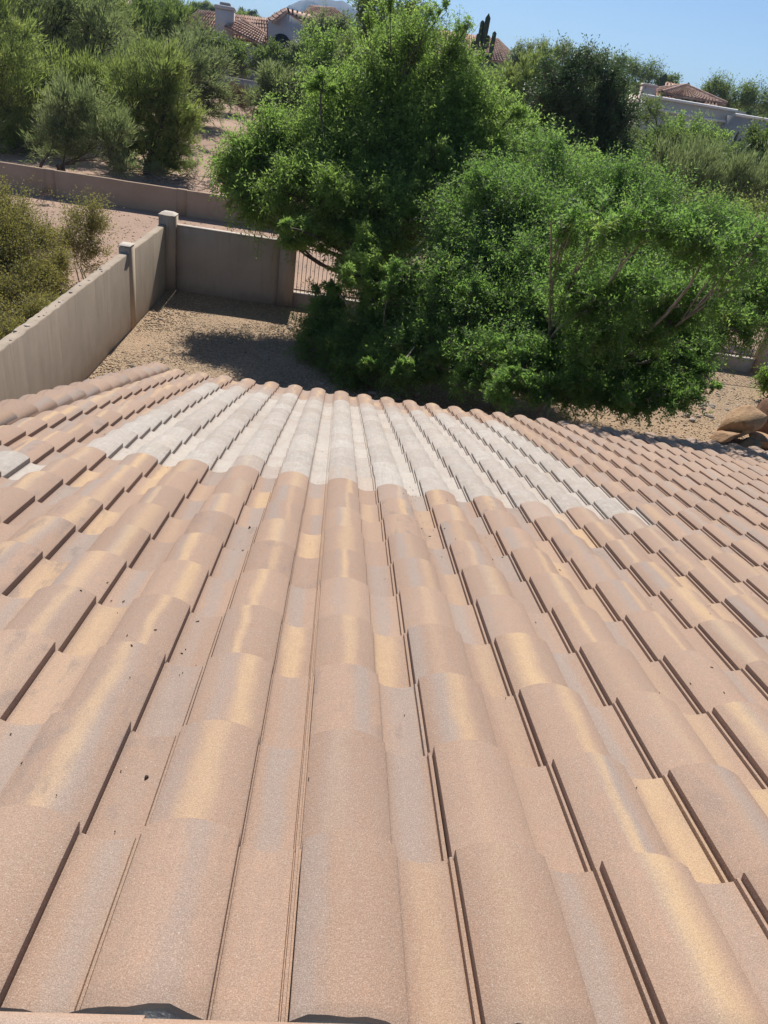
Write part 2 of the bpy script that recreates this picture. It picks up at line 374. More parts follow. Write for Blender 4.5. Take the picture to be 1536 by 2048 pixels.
pebbles('scattered_stones', 'small stones and crumbs scattered over the pink sand beyond the yard wall', 6000, -18, 14, 21.6, 42, 0.012, 0.045, M_PEB, zf=lambda x, y: terrain(x, y) + 0.006, seed=9)

# ------------------------------------------------------------------ mountains and haze
def mountain(name, label, pts, Y, depth, mat, seed):
    r = np.random.default_rng(seed); n = 220
    px = np.linspace(pts[0][0], pts[-1][0], n); py = np.interp(px, [p[0] for p in pts], [p[1] for p in pts])
    T = np.array([at(a, b, Y) for a, b in zip(px, py)])
    rows = []
    for k, f in enumerate(np.linspace(0, 1, 14)):
        q = T.copy(); q[:, 1] -= depth * f
        prof = (1 - f) ** 1.2
        q[:, 2] = 10 + (T[:, 2] - 10) * prof + (Y * 0.0045) * np.sin(px * 0.11 + k * 1.1 + 2 * np.sin(px * 0.043)) * (f > 0) * (1 - f) + (f > 0) * r.normal(0, Y * 0.0009, n)
        rows.append(q)
    back = T.copy(); back[:, 1] += depth * 0.6; back[:, 2] = 0; rows = [back] + rows
    V = np.concatenate(rows); a = (np.arange(len(rows) - 1)[:, None] * n + np.arange(n - 1)[None]).ravel()
    o = part(name, V, np.stack([a, a + n, a + n + 1, a + 1], 1), mat, smooth=False, kind='structure'); o['label'] = label
M_MTN = simple('haze_tinted_rock', (0.085, 0.085, 0.095), (0.12, 0.115, 0.125), 0.004, 0.95, 0.03, 0.2, 3.0)  # some of the haze's blue is put into the rock colour
mountain('mountain', 'blue hazy mountain peak rising behind the tree line', [(480, 60), (540, 40), (572, 14), (600, 1), (630, -3), (655, -2), (672, 2), (685, 1), (700, 10), (718, 24), (760, 42), (820, 62), (900, 80), (1010, 110)], 3300, 330, M_MTN, 4)
hz = NT('haze_air'); pv = hz.n('ShaderNodeVolumePrincipled'); pv.inputs['Color'].default_value = (0.50, 0.72, 1.0, 1); pv.inputs['Density'].default_value = 0.00017
pv.inputs['Anisotropy'].default_value = 0.1; hz.l(pv.outputs[0], hz.out.inputs['Volume'])
m = MB(); m.box(-5600, 5600, -400, 9300, -2, 300); o = m.part('haze', hz.m, None, kind='stuff')
setp(o, 'thin blue desert haze over the far distance', 'haze')

# ------------------------------------------------------------------ the house we stand on and its tiled roof
W, EX = 0.305, 0.35319377423659926
P0 = np.array([0.04833473, 0.8867246, -1.31201962 + CZ])
XA = np.array([1.0, 0, 0]); FA = np.array([0, 0.961753316, -0.273917068]); NA = np.array([0, 0.273917068, 0.961753316])
def rp(x, y, z):
    """roof coordinates (metres across, down the slope, off the slope) to world"""
    return P0 + np.outer(np.atleast_1d(x), XA) + np.outer(np.atleast_1d(y), FA) + np.outer(np.atleast_1d(z), NA)
house = thing('house', 'house in the foreground under a slope of terracotta S tiles running down to the yard', 'house', (1.5, 4.0, 0.0))
M_STUC = simple('tan_stucco', (0.30, 0.25, 0.20), (0.36, 0.30, 0.24), 1.5, 0.95, 55, 0.35, 0.006)
M_FELT = simple('roofing_felt', (0.03, 0.027, 0.025), (0.055, 0.05, 0.045), 8, 0.9, 90)
J0, J1 = -1, 24
I0, I1 = -7, 30
xL, xR = I0 * W - 0.33, (I1 + 1) * W + 0.02
yT, yB = -1.42, 24 * EX - 0.06
# roof: a slab of felt under the tiles (both slopes)
def slab(xa, xb, ya, yb, za, zb):
    c = [rp(x, y, z)[0] for z in (za, zb) for y in (ya, yb) for x in (xa, xb)]
    return np.array(c), np.array([(0, 1, 3, 2), (4, 6, 7, 5), (0, 4, 5, 1), (1, 5, 7, 3), (3, 7, 6, 2), (2, 6, 4, 0)])
m = MB(); m.add(*slab(xL + 0.1, xR, yT * 0.55, yB, -0.14, -0.075))
ridge = rp(0, yT * 0.55, -0.075)[0]
bx = [(xL + 0.1, ridge[1], ridge[2]), (xR, ridge[1], ridge[2]), (xR, ridge[1] - 9, ridge[2] - 2.56), (xL + 0.1, ridge[1] - 9, ridge[2] - 2.56)]
V = np.array(bx + [(a, b, c - 0.065) for a, b, c in bx])
m.add(V, np.array([(0, 3, 2, 1), (4, 5, 6, 7), (0, 1, 5, 4), (1, 2, 6, 5), (2, 3, 7, 6), (3, 0, 4, 7)]))
roof = m.part('roof', M_FELT, house)
zE = rp(0, yB, -0.1)[0][2]; yE = rp(0, yB, 0)[0][1]
m = MB(); m.box(xL + 0.55, xR - 0.5, -7.6, yE - 0.55, -0.02, zE - 0.05); m.part('wall', M_STUC, house)
m = MB(); m.box(xL + 0.1, xR, yE - 0.03, yE + 0.012, zE - 0.17, zE + 0.0); m.part('fascia', simple('brown_paint', (0.20, 0.14, 0.10), (0.23, 0.16, 0.12)), house)

# profile of one tile: high barrel, lip, flat pan, interlock groove  (x, z, u)
def profile():
    pr = [(0.0, -0.040), (0.0003, 0.0262), (0.0018, 0.0275)]
    for k in range(1, 10):
        a = k / 10.0; pr.append((0.0025 + a * 0.179, 0.028 + 0.026 * (1 - abs(2 * a - 1) ** 2.0)))
    pr += [(0.1822, 0.0275), (0.1838, 0.0262), (0.1842, -0.003), (0.1875, -0.004), (0.189, 0.002), (0.205, -0.0055), (0.235, -0.0105), (0.262, -0.0075), (0.290, 0.0), (0.2912, -0.003), (0.2920, -0.007), (0.2938, -0.007), (0.2946, 0.0085), (0.3000, 0.0105), (0.3010, 0.002), (0.3049, 0.002)]
    return pr
PR = profile(); NP_ = len(PR); TH = 0.030
def tile_arrays():
    V = []; U = []
    for (y, dz) in ((-EX - 0.045, -0.041), (-EX * 0.5, -0.018), (-0.004, 0.0), (0.0, -0.004), (0.0, -TH)):
        for x, z in PR:
            V.append((x, y, z + dz if y < 0 or dz > -0.01 else z - TH)); U.append((x / W, 1 + y / EX, 0))
    V = np.array(V)
    Fq = []
    for r_ in range(4):
        for k in range(NP_ - 1):
            a = r_ * NP_ + k; Fq.append((a, a + 1, a + 1 + NP_, a + NP_))
    return V, np.array(Fq), np.array(U)
TV, TF, TU = tile_arrays()
tile_me = mesh_data('roof_tile', TV, TF, M_TILE, smooth=True, attrs={'tuv': ('FLOAT_VECTOR', TU)}, sharp=38)
def is_white(i, j):
    if i == -6 and j == 8: return 1.0
    if -5 <= i <= 6 and 10 <= j <= 21: return 1.0
    return 0.0
TM = np.stack([XA, FA, NA], 1)
tiles = []
r = np.random.default_rng(21)
for j in range(J0 + 1, J1 + 1):
    for i in range(I0, I1 + 1):
        c = rp((i + 0.5) * W, (j - 0.5) * EX, 0.03)[0]; u_, v_, d_ = proj(c)
        inside = (-60 < u_ < 1600) and (-20 < v_ < 2110)
        pr_ = (1e4 if inside else 0) + 100 / d_
        wt = is_white(i, j)
        far = np.clip((i - 4) / 5.0, 0, 1) * np.clip((j - 2) / 8.0, 0, 1)
        warm = (1 - 0.8 * far) * r.uniform(0.6, 1.0)
        if r.random() < 0.15: warm *= 0.25
        if wt and i not in (-6,): wt = r.uniform(0.86, 1.0)
        if wt and j in (10, 21) and r.random() < 0.3: wt = r.uniform(0.5, 0.8)
        if not wt and 9 <= j <= 22 and -4 <= i <= 6 and r.random() < 0.25: wt = r.uniform(0.15, 0.35)
        jit = (r.normal(0, 0.0006), r.normal(0, 0.0028), abs(r.normal(0, 0.0012)), r.normal(0, 0.0012), r.normal(0, 0.003))
        tiles.append((pr_, i, j, (r.random(), wt, warm, r.random() * 0.9), jit))
tiles.sort(key=lambda t: -t[0])
def tile_mat(i, j, jit):
    o_ = rp(i * W + jit[0], j * EX + jit[1], jit[2])[0]
    a, b = jit[3], jit[4]
    L = np.array([[1, -a, b * 0.5], [a, 1, -b * 0.0], [-b * 0.5, 0, 1]])
    return TM @ L, o_
rootv = root_of(roof)
for k, (pr_, i, j, colr, jit) in enumerate(tiles[:300]):
    A, o_ = tile_mat(i, j, jit); o_ = o_ - rootv
    o = bpy.data.objects.new('roof_tile', tile_me); COL.objects.link(o); o.parent = roof
    o.matrix_local = Matrix([[*A[0], o_[0]], [*A[1], o_[1]], [*A[2], o_[2]], [0, 0, 0, 1]])
    o.color = colr
    if colr[1] > 0.5: o['label'] = 'pale cement-grey tile among the terracotta ones'
VV, FF, CC, UU = [], [], [], []; n0 = 0
for (pr_, i, j, colr, jit) in tiles[300:]:
    A, o_ = tile_mat(i, j, jit)
    VV.append(TV @ A.T + o_); FF.append(TF + n0); CC.append(np.tile(colr, (len(TV), 1))); UU.append(TU); n0 += len(TV)
part('far_roof_tiles', np.concatenate(VV), np.concatenate(FF), M_TILE_S, roof, smooth=True, sharp=38,
     attrs={'tuv': ('FLOAT_VECTOR', np.concatenate(UU)), 'tcol': ('FLOAT_COLOR', np.concatenate(CC))}, kind='stuff')
# barrel tiles capping the left rake
def barrel(L=0.40, r0=0.100, r1=0.148, n=12, th=0.014):
    V, U = [], []
    for y, rad in ((-L, r0), (-L * 0.5, (r0 + r1) / 2), (0, r1), (0, r1 - th), (-L, r0 - th)):
        for k in range(n + 1):
            a = math.pi * k / n; V.append((rad * math.cos(a) * 1.0, y, rad * math.sin(a) * 0.50)); U.append((k / n, 1 + y / L, 0))
    Fq = [(r_ * (n + 1) + k, r_ * (n + 1) + k + 1, (r_ + 1) * (n + 1) + k + 1, (r_ + 1) * (n + 1) + k) for r_ in range(4) for k in range(n)]
    return np.array(V), np.array(Fq)[:, ::-1], np.array(U)
BV, BF, BU = barrel()
bar_me = mesh_data('rake_tile', BV, BF, M_TILE, smooth=True, attrs={'tuv': ('FLOAT_VECTOR', BU)}, sharp=38)
for j in range(0, 25):
    o_ = rp(I0 * W - 0.165 + r.normal(0, .006), j * EX + 0.02, 0.030)[0] - rootv
    tl = 0.15; ca, sa = math.cos(tl), math.sin(tl)
    A = TM @ np.array([[1, 0, 0], [0, ca, -sa], [0, sa, ca]])
    o = bpy.data.objects.new('rake_tile', bar_me); COL.objects.link(o); o.parent = roof
    o.matrix_local = Matrix([[*A[0], o_[0]], [*A[1], o_[1]], [*A[2], o_[2]], [0, 0, 0, 1]])
    o.color = (r.random(), 0.0, r.uniform(0, 0.3), r.random() * 0.4)
# board closing the rake
m = MB(); m.add(*slab(xL - 0.0, xL + 0.035, -0.9, yB, -0.20, 0.03)); m.part('rake_board', M_STUC, roof)
# ridge tiles along the top, bedded on black mastic
RV, RF, RU = barrel(0.42, 0.150, 0.165, 12, 0.016)
rid_me = mesh_data('ridge_tile', RV, RF, M_TILE, smooth=True, attrs={'tuv': ('FLOAT_VECTOR', RU)}, sharp=38)
t = NT('black_mastic'); g = t.noise(45.0, 3, t.pos(), 0.6)
M_MAST = t.bsdf((0.012, 0.013, 0.016), t.math('MULTIPLY_ADD', g, 0.4, 0.22), g, 0.5, 0.006, 0.5)
V = []
nm = 200; xm = np.linspace(I0 * W, 3.6, nm)
ph = (xm / W) % 1.0
top_edge = -1.075 * EX + 0.006 * np.sin(xm * 23) + 0.004 * np.sin(xm * 61)
for k, (dy, dz) in enumerate(((0.012, -0.03), (0.002, -0.004), (-0.02, 0.004), (-0.06, 0.004), (-0.11, -0.012))):
    V.append(rp(xm, top_edge + dy, dz + 0.020 + 0.002 * np.sin(xm * 37 + k) + np.where(ph < 0.6, 0.016 * np.sin(np.pi * np.clip(ph / 0.6, 0, 1)), 0) * 0.9))
V = np.concatenate(V); a = (np.arange(4)[:, None] * nm + np.arange(nm - 1)[None]).ravel()
part('mastic', V, np.stack([a, a + nm, a + nm + 1, a + 1], 1), M_MAST, roof, smooth=True, label='glossy black sealant bead along the top of the slope')
for k in range(-6, 22):
    x_ = 0.17 + k * 0.37
    o_ = rp(x_, -1.16 * EX - 0.155 + r.normal(0, 0.003), 0.0)[0] - rootv
    A = np.array([[0, 1.0, 0.03], [-1.0, 0, 0], [0, -0.03, 1.0]])   # ridge runs across
    o = bpy.data.objects.new('ridge_tile', rid_me); COL.objects.link(o); o.parent = roof
    o.matrix_local = Matrix([[*A[0], o_[0]], [*A[1], o_[1]], [*A[2], o_[2]], [0, 0, 0, 1]])
    o.color = (r.random(), 0.0, r.uniform(0.4, 1.0), r.random() * 0.4)

# droppings, pods, twigs on the tiles
def prof_z(x):
    ph = (x % W); return float(np.interp(ph, [p[0] + 1e-6 * k for k, p in enumerate(PR)], [p[1] for p in PR]))
m = MB(); rr_ = np.random.default_rng(5)
cl_ = [(rr_.uniform(-2.0, 4.5), abs(rr_.normal(0, 3.0)) - 0.1) for _ in range(34)]
for k in range(300):
    a_ = cl_[rr_.integers(34)]; x = a_[0] + rr_.normal(0, 0.06); y = abs(a_[1] + rr_.normal(0, 0.10))
    if rr_.random() < 0.3: x = rr_.uniform(-2.0, 5.0); y = abs(rr_.normal(0, 3.2)) - 0.2
    if rr_.random() < 0.6:    # pans collect most of it
        x = math.floor(x / W) * W + rr_.uniform(0.195, 0.282)
    y = min(y, 8.2); fr = (y % EX) / EX
    z = prof_z(x) - 0.036 * (1 - fr) + 0.002
    L = 0.001 + 0.006 * rr_.random() ** 3; wd = rr_.uniform(0.0006, 0.0013); th = rr_.uniform(0, 3.14)
    dx, dy = math.cos(th), math.sin(th)
    c = [(x - dx * L - dy * wd, y - dy * L + dx * wd, z), (x - dx * L + dy * wd, y - dy * L - dx * wd, z), (x + dx * L + dy * wd, y + dy * L - dx * wd, z + 0.001), (x + dx * L - dy * wd, y + dy * L + dx * wd, z + 0.001)]
    cu = [(a_, b_, c_ + 0.0025) for a_, b_, c_ in c]
    P = np.array([rp(*q)[0] for q in c + cu]); m.add(P, np.array([(0, 3, 2, 1), (4, 5, 6, 7), (0, 1, 5, 4), (1, 2, 6, 5), (2, 3, 7, 6), (3, 0, 4, 7)]))
o = m.part('litter', simple('dry_pod', (0.05, 0.035, 0.028), (0.10, 0.07, 0.05), 30), None, kind='stuff')
setp(o, 'dark crumbs, seed pods and twig bits lying on the roof tiles', 'litter')
def blob(px, py, name, label, cat, rx, ry, colr, h=0.004):
    d = ray(px, py); n_ = NA; s_ = ((P0 + NA * 0.05 - [0, 0, CZ]) @ n_) / (d @ n_); q = d * s_ + [0, 0, CZ]
    x = (q - P0)[0]; y = (q - P0) @ FA
    z = prof_z(x) - 0.036 * (1 - (y % EX) / EX)
    n = 14; ring = []
    for rad, hh in ((1.0, 0.0005), (0.7, h * 0.8)):
        for k in range(n):
            a_ = 2 * math.pi * k / n; w_ = 1 + 0.25 * math.sin(3 * a_ + 1) + 0.12 * math.sin(7 * a_)
            xx, yy = x + rx * rad * w_ * math.cos(a_), y + ry * rad * w_ * math.sin(a_)
            ring.append(rp(xx, yy, prof_z(xx) - 0.036 * (1 - (y % EX) / EX) + hh + 0.001)[0])
    ring.append(rp(x, y, z + h)[0]); V = np.array(ring)
    Fq = np.array([(k, (k + 1) % n, n + (k + 1) % n, n + k) for k in range(n)]); Ft = np.array([(n + k, n + (k + 1) % n, 2 * n) for k in range(n)])
    o = part(name, V, [Fq, Ft], simple(name + '_mat', colr, tuple(c * 0.8 for c in colr), 60), smooth=True); setp(o, label, cat)
blob(253, 1421, 'bird_dropping', 'small whitish pink bird dropping on a roll of the roof, lower left', 'dropping', 0.013, 0.010, (0.72, 0.62, 0.58), 0.002)
blob(296, 1499, 'seed_pod', 'dark seed pod in the grey pan at the lower left of the roof', 'seed pod', 0.0045, 0.006, (0.05, 0.035, 0.035), 0.006)
blob(501, 1032, 'curled_pod', 'small black curled pod in a pan right of the first yellow one', 'seed pod', 0.005, 0.016, (0.025, 0.02, 0.02), 0.006)

# ------------------------------------------------------------------ yard walls, fence
def mat_wall():
    t = NT('wall_stucco'); p = t.pos()
    c = t.mix(t.step(t.noise(1.1, 4, p, 0.6), 0.3, 0.7), (0.47, 0.385, 0.30), (0.41, 0.335, 0.26))
    st = t.noise(3.0, 4, t.scalev(p, (2.5, 2.5, 0.35)), 0.6)
    c = t.mix(t.math('MULTIPLY', t.step(st, 0.5, 0.75), 0.3), c, (0.28, 0.225, 0.18))
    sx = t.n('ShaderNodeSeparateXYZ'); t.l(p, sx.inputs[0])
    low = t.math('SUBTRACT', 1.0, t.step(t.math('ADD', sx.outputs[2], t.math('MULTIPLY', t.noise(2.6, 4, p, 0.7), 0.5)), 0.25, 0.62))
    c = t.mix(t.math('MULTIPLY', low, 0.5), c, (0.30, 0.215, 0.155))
    dr = t.math('MULTIPLY', t.step(t.noise(9.0, 3, t.scalev(p, (1.0, 1.0, 0.06)), 0.6), 0.56, 0.68), t.step(sx.outputs[2], 0.3, 1.8))
    c = t.mix(t.math('MULTIPLY', dr, 0.28), c, (0.22, 0.17, 0.13))
    g = t.noise(48.0, 4, p, 0.7); return t.bsdf(c, 0.95, g, 0.4, 0.008, 0.1)
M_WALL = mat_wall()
M_CAP = simple('pale_cap', (0.52, 0.45, 0.38), (0.60, 0.53, 0.46), 2.5, 0.95, 30)
M_PINKW = simple('rose_stucco', (0.37, 0.262, 0.180), (0.43, 0.31, 0.22), 1.0, 0.95, 40)
def wall_run(x0, y0, x1, y1, h0, h1, th, side, n=24, rag=0.0, seed=0):
    """a wall slab along a line; side=+1 thickens to the left of the direction"""
    d = np.array([x1 - x0, y1 - y0]); L = np.hypot(*d); d /= L; nrm = np.array([-d[1], d[0]]) * side
    rs = np.random.default_rng(seed); t_ = np.linspace(0, 1, n + 1); V = []
    for k, tt in enumerate(t_):
        b = np.array([x0, y0]) + d * L * tt; z0 = terrain(*b) - 0.3; h = h0 + (h1 - h0) * tt + terrain(*b) * 1.0 + rag * rs.normal()
        ch = 0.02
        q = b + nrm * th
        V += [(b[0], b[1], z0), (b[0], b[1], h - ch), (b[0] + nrm[0] * ch, b[1] + nrm[1] * ch, h), (q[0] - nrm[0] * ch, q[1] - nrm[1] * ch, h), (q[0], q[1], h - ch), (q[0], q[1], z0)]
    Fq = [(k * 6 + a_, k * 6 + a_ + 1, k * 6 + a_ + 7, k * 6 + a_ + 6) for k in range(n) for a_ in range(5)]
    e = n * 6; return np.array(V), [np.array(Fq), np.array([(0, 5, 4, 3, 2, 1), (e, e + 1, e + 2, e + 3, e + 4, e + 5)])]
# left wall, running from the corner towards the house
LX = lambda y: -4.97 + (21.2 - y) * 0.006
wl = thing('yard_wall', 'tall tan stucco block wall with pilasters running down the left side of the yard', 'wall', (LX(15), 15, 0))
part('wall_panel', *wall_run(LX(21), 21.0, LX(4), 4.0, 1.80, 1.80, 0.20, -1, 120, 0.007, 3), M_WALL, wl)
for y_, lab in ((17.55, None),):
    m = MB(); hp_ = 1.93 if y_ > 17 else 1.80; m.bbox(LX(y_) - 0.22, LX(y_) + (0.030 if y_ > 17 else 0.006), y_ - 0.2, y_ + 0.2, -0.2, hp_, 0.02); pl = m.part('pilaster', M_WALL, wl)
    m = MB(); m.bbox(LX(y_) - (0.235 if y_ > 17 else 0.20), LX(y_) + (0.04 if y_ > 17 else 0.0), y_ - 0.20, y_ + 0.20, hp_ + 0.012, hp_ + 0.03, 0.008); m.part('cap', M_CAP, pl)
# loose mortar and blocks on the wall top
m = MB(); rs = np.random.default_rng(8)
for k in range(26):
    y_ = rs.uniform(9, 17.3) if k < 55 else rs.uniform(17.8, 20.4); s_ = rs.uniform(0.10, 0.24) ** 2.2 ; x_ = LX(y_) - rs.uniform(0.04, 0.17)
    P = OCT * [s_, s_ * 1.6, s_ * 0.6] * (1 + rs.uniform(-0.3, 0.3, (6, 1))) + [x_, y_, 1.80 + s_ * 0.1]; m.add(P, OCF)
m.part('mortar_crumbs', M_CAP, wl, kind='stuff')
# corner pillar
cp = thing('corner_pillar', 'square stucco pillar with pale domed cap at the corner of the yard', 'pillar', (-4.95, 21.25, 0))
m = MB(); m.bbox(-5.17, -4.74, 21.02, 21.45, -0.2, 2.06, 0.03); m.part('shaft', M_WALL, cp)
V = np.array([(-5.18, 21.01, 2.062), (-4.73, 21.01, 2.062), (-4.73, 21.46, 2.062), (-5.18, 21.46, 2.062), (-5.07, 21.11, 2.12), (-4.84, 21.11, 2.12), (-4.84, 21.36, 2.12), (-5.07, 21.36, 2.12)])
part('cap', V, np.array([(0, 1, 5, 4), (1, 2, 6, 5), (2, 3, 7, 6), (3, 0, 4, 7), (4, 5, 6, 7)]), M_CAP, cp)
# back wall panel
wb = thing('yard_wall', 'solid tan stucco wall panel closing the back of the yard, right of the corner pillar', 'wall', (-3.2, 21.2, 0))
part('wall_panel', *wall_run(-4.73, 21.2, -1.85, 21.2, 1.80, 1.80, 0.20, 1, 10, 0.004, 5), M_WALL, wb)
m = MB(); m.bbox(-1.86, -1.42, 21.15, 21.45, -0.2, 1.84, 0.02); m.part('pilaster', M_WALL, wb)
m = MB(); m.box(-4.73, -1.87, 21.19, 21.41, 1.802, 1.815); m.part('cap', M_CAP, wb)
# view fence: low wall and iron bars between pilasters
M_IRON = simple('brown_iron', (0.09, 0.065, 0.05), (0.13, 0.10, 0.08), 12, 0.6, 80)
fx = [-1.42, 3.6, 8.5, 13.2]
for n_, (x0, x1) in enumerate(zip(fx[:-1], fx[1:])):
    lab = ['view fence of thin brown bars on a low wall, next to the solid panel', 'view fence of bars on a low wall behind the middle of the trees', 'view fence of bars on a low wall at the right edge beyond the trees'][n_]
    fe = thing('view_fence', lab, 'fence', ((x0 + x1) / 2, 21.3, 0), 'view fence sections along the back of the yard')
    part('low_wall', *wall_run(x0 + 0.005, 21.22, x1 - 0.45, 21.22, 0.42, 0.42, 0.18, 1, 8, 0.003, n_), M_WALL, fe)
    m = MB(); m.bbox(x1 - 0.44, x1, 21.14, 21.46, -0.2, 1.84, 0.02); m.part('pilaster', M_WALL, fe)
    m = MB(); m.box(x0 + 0.005, x1 - 0.45, 21.20, 21.42, 0.422, 0.435); m.part('coping', M_CAP, fe)
    for z_ in (0.50, 1.66):
        m = MB(); m.box(x0 + 0.01, x1 - 0.45, 21.295, 21.325, z_, z_ + 0.03); m.part('rail', M_IRON, fe)
    xb = np.arange(x0 + 0.08, x1 - 0.47, 0.118)
    bme = None
    for xk in xb:
        if bme is None:
            m = MB(); m.box(-0.008, 0.008, -0.008, 0.008, 0.44, 1.74); Vb, Fb = m.arrays(); bme = mesh_data('bar', Vb, Fb, M_IRON)
        o = bpy.data.objects.new('bar', bme); COL.objects.link(o); o.parent = fe; o.location = (xk - (x0 + x1) / 2, 0.01, 0)
m = None
wr = thing('yard_wall', 'solid tan wall panel at the right edge past the last view fence', 'wall', (15.2, 21.2, 0))
part('wall_panel', *wall_run(13.205, 21.2, 18, 21.2, 1.8, 1.8, 0.2, 1, 10, 0.004, 7), M_WALL, wr)
# far wall across the wash
fw = thing('boundary_wall', 'long low rose-brown wall crossing the sand beyond the yard, upper left', 'wall', (-14, 32, 0))
part('wall_panel', *wall_run(-40, 31.3, 3.0, 32.57, 1.0, 1.0, 0.2, 1, 60, 0.006, 11), M_PINKW, fw)
m = MB(); m.box(-0.1, 0.1, -0.1, 0.1, 0, 0.02)
for k in range(7):
    x_ = -38.2 + k * 5.2; y_ = 31.3 + (x_ + 40) / 34 * 1.0
    m = MB(); m.bbox(x_ - 0.2, x_ + 0.2, y_ - 0.012, y_ + 0.23, -0.2, 1.012, 0.02); m.part('pilaster', M_PINKW, fw)

# ------------------------------------------------------------------ trees
def unit(v): return v / (np.linalg.norm(v, axis=-1, keepdims=True) + 1e-9)
def grow(seed, base, lobes, style, nsec, ntw, nleaf, leafL, leafW, trunk_r=0.12, ntrunk=2, droop=0.0, up=0.0, spread=1.0, airy=1.0, twl=0.55, twr=0.006):
    """base (3,), lobes [(centre, radii)], all in world units; returns wood arrays, crown arrays"""
    r = np.random.default_rng(seed); base = np.asarray(base, float)
    C = np.array([l[0] for l in lobes], float); RD = np.array([l[1] for l in lobes], float)
    nl = len(C); wv, wf, n0 = [], [], 0
    def addw(V, F):
        nonlocal n0
        wv.append(V); wf.append(F + n0); n0 += len(V)
    # trunks
    mean = C.mean(0); H = max(0.4, (C[:, 2].min() - base[2]))
    forks = []
    for k in range(ntrunk):
        dirx = unit(np.array([mean[0] - base[0], mean[1] - base[1], 0.0]) * 0.5 + r.normal(0, 1.0, 3) * [1, 1, 0])
        b0 = base + dirx * 0.10 * ntrunk + [0, 0, -0.1]
        tp = base + dirx * (0.35 * H + 0.1) * spread + [0, 0, H * r.uniform(0.45, 0.75)]
        mid = (b0 + tp) / 2 + r.normal(0, 0.12 * H, 3) * [1, 1, 0.3]
        addw(*tubes(b0, mid, tp, trunk_r * r.uniform(0.8, 1.1), trunk_r * 0.62, 6, 8)); forks.append(tp)
    forks = np.array(forks)
    limbs = []
    for k in range(nl):
        d = np.linalg.norm(forks - C[k], axis=1); f = forks[int(np.argmin(d + r.uniform(0, 0.4, len(d))))]
        e = C[k] + r.normal(0, 0.15, 3) * RD[k]; L = np.linalg.norm(e - f)
        mid = (f + e) / 2 + r.normal(0, 0.10 * L, 3) + [0, 0, 0.10 * L]
        mid = mid + r.normal(0, 0.08 * L, 3); addw(*tubes(f, mid, e, trunk_r * 0.36, trunk_r * 0.12, 7, 6)); limbs.append((f, mid, e))
    LB = np.array(limbs)
    # secondaries
    rm_ = RD.mean(1); rel = (rm_ / np.percentile(rm_, 75)) ** 2
    cntl = np.maximum(2, np.round(nsec * rel)).astype(int); li = np.repeat(np.arange(nl), cntl); N = len(li)
    t = r.uniform(0.55, 1.0, N)[:, None]; S0 = (1 - t) ** 2 * LB[li, 0] + 2 * t * (1 - t) * LB[li, 1] + t * t * LB[li, 2]
    S2 = C[li] + unit(r.normal(0, 1, (N, 3)) + [0, 0, 0.15 + up]) * RD[li] * r.uniform(0.45, 0.85, (N, 1))
    S1 = (S0 + S2) / 2 + r.normal(0, 0.10, (N, 3)) * RD[li] + [0, 0, 1] * RD[li][:, 2:] * 0.08
    addw(*tubes(S0, S1, S2, trunk_r * 0.17, trunk_r * 0.06, 3, 4))
    # twigs
    M_ = N * ntw; si = np.repeat(np.arange(N), ntw); t = r.uniform(0.35, 1.0, M_)[:, None]
    T0 = (1 - t) ** 2 * S0[si] + 2 * t * (1 - t) * S1[si] + t * t * S2[si]
    out = unit(S2[si] - C[li[si]])
    dr = unit(out * 0.7 + r.normal(0, 0.75, (M_, 3)) + np.array([0, 0, up]))
    ln = twl * RD[li[si]].mean(1, keepdims=True) * r.uniform(0.5, 1.25, (M_, 1))
    T2 = T0 + dr * ln - np.array([0, 0, droop]) * ln
    T1 = (T0 + T2) / 2 + np.array([0, 0, 0.18 * droop + 0.05]) * ln + r.normal(0, 0.06, (M_, 3)) * ln
    addw(*tubes(T0, T1, T2, twr, twr * 0.4, 2, 3))
    # leaves along twigs
    keep = np.repeat(np.arange(M_), nleaf); K = len(keep); dens = r.random(M_)[keep]
    t = (1 - (1 - r.uniform(0.0, 1.0, K)) ** 0.8)[:, None] * 0.95 + 0.08
    Pp = (1 - t) ** 2 * T0[keep] + 2 * t * (1 - t) * T1[keep] + t * t * T2[keep]
    td = unit(2 * (1 - t) * (T1 - T0)[keep] + 2 * t * (T2 - T1)[keep])
    rnd_ = r.normal(0, 1, (K, 3))
    sg = 0.11 * ln[keep] * airy
    if style == 'fern':
        off = unit(np.cross(td, rnd_)); Pp = Pp + off * sg * np.abs(r.normal(0, 1, (K, 1))) ; d = unit(td * 0.5 + off * 0.9 + rnd_ * 0.25 - np.array([0, 0, 0.15 + droop * 0.3]))
    elif style == 'broom':
        Pp = Pp + rnd_ * sg * 0.7; d = unit(td * 1.0 + rnd_ * 0.22 + np.array([0, 0, up]))
    else:
        Pp = Pp + rnd_ * sg; d = unit(td * 0.35 + rnd_ * 0.8 + np.array([0, 0, 0.2]))
    sd = unit(np.cross(d, r.normal(0, 1, (K, 3)) + np.array([0, 0, 0.9 if style != 'broom' else 0.0])))
    l = leafL * r.uniform(0.6, 1.3, (K, 1)); wd = leafW * r.uniform(0.7, 1.3, (K, 1))
    V = np.stack([Pp + sd * wd * 0.62, Pp + d * l, Pp - sd * wd * 0.62 + d * l * 0.12], 1).reshape(-1, 3)
    Fq = (np.arange(K)[:, None] * 3 + np.arange(3)[None])
    tint = np.clip(0.5 + 0.22 * r.normal(0, 1, N)[si[keep]] + 0.14 * r.normal(0, 1, K) + 0.16 * r.normal(0, 1, M_)[keep], 0, 0.9)
    tint[r.random(M_)[keep] < 0.03] = 1.0
    return (np.concatenate(wv), np.concatenate(wf)), (V, Fq, np.repeat(tint, 3))
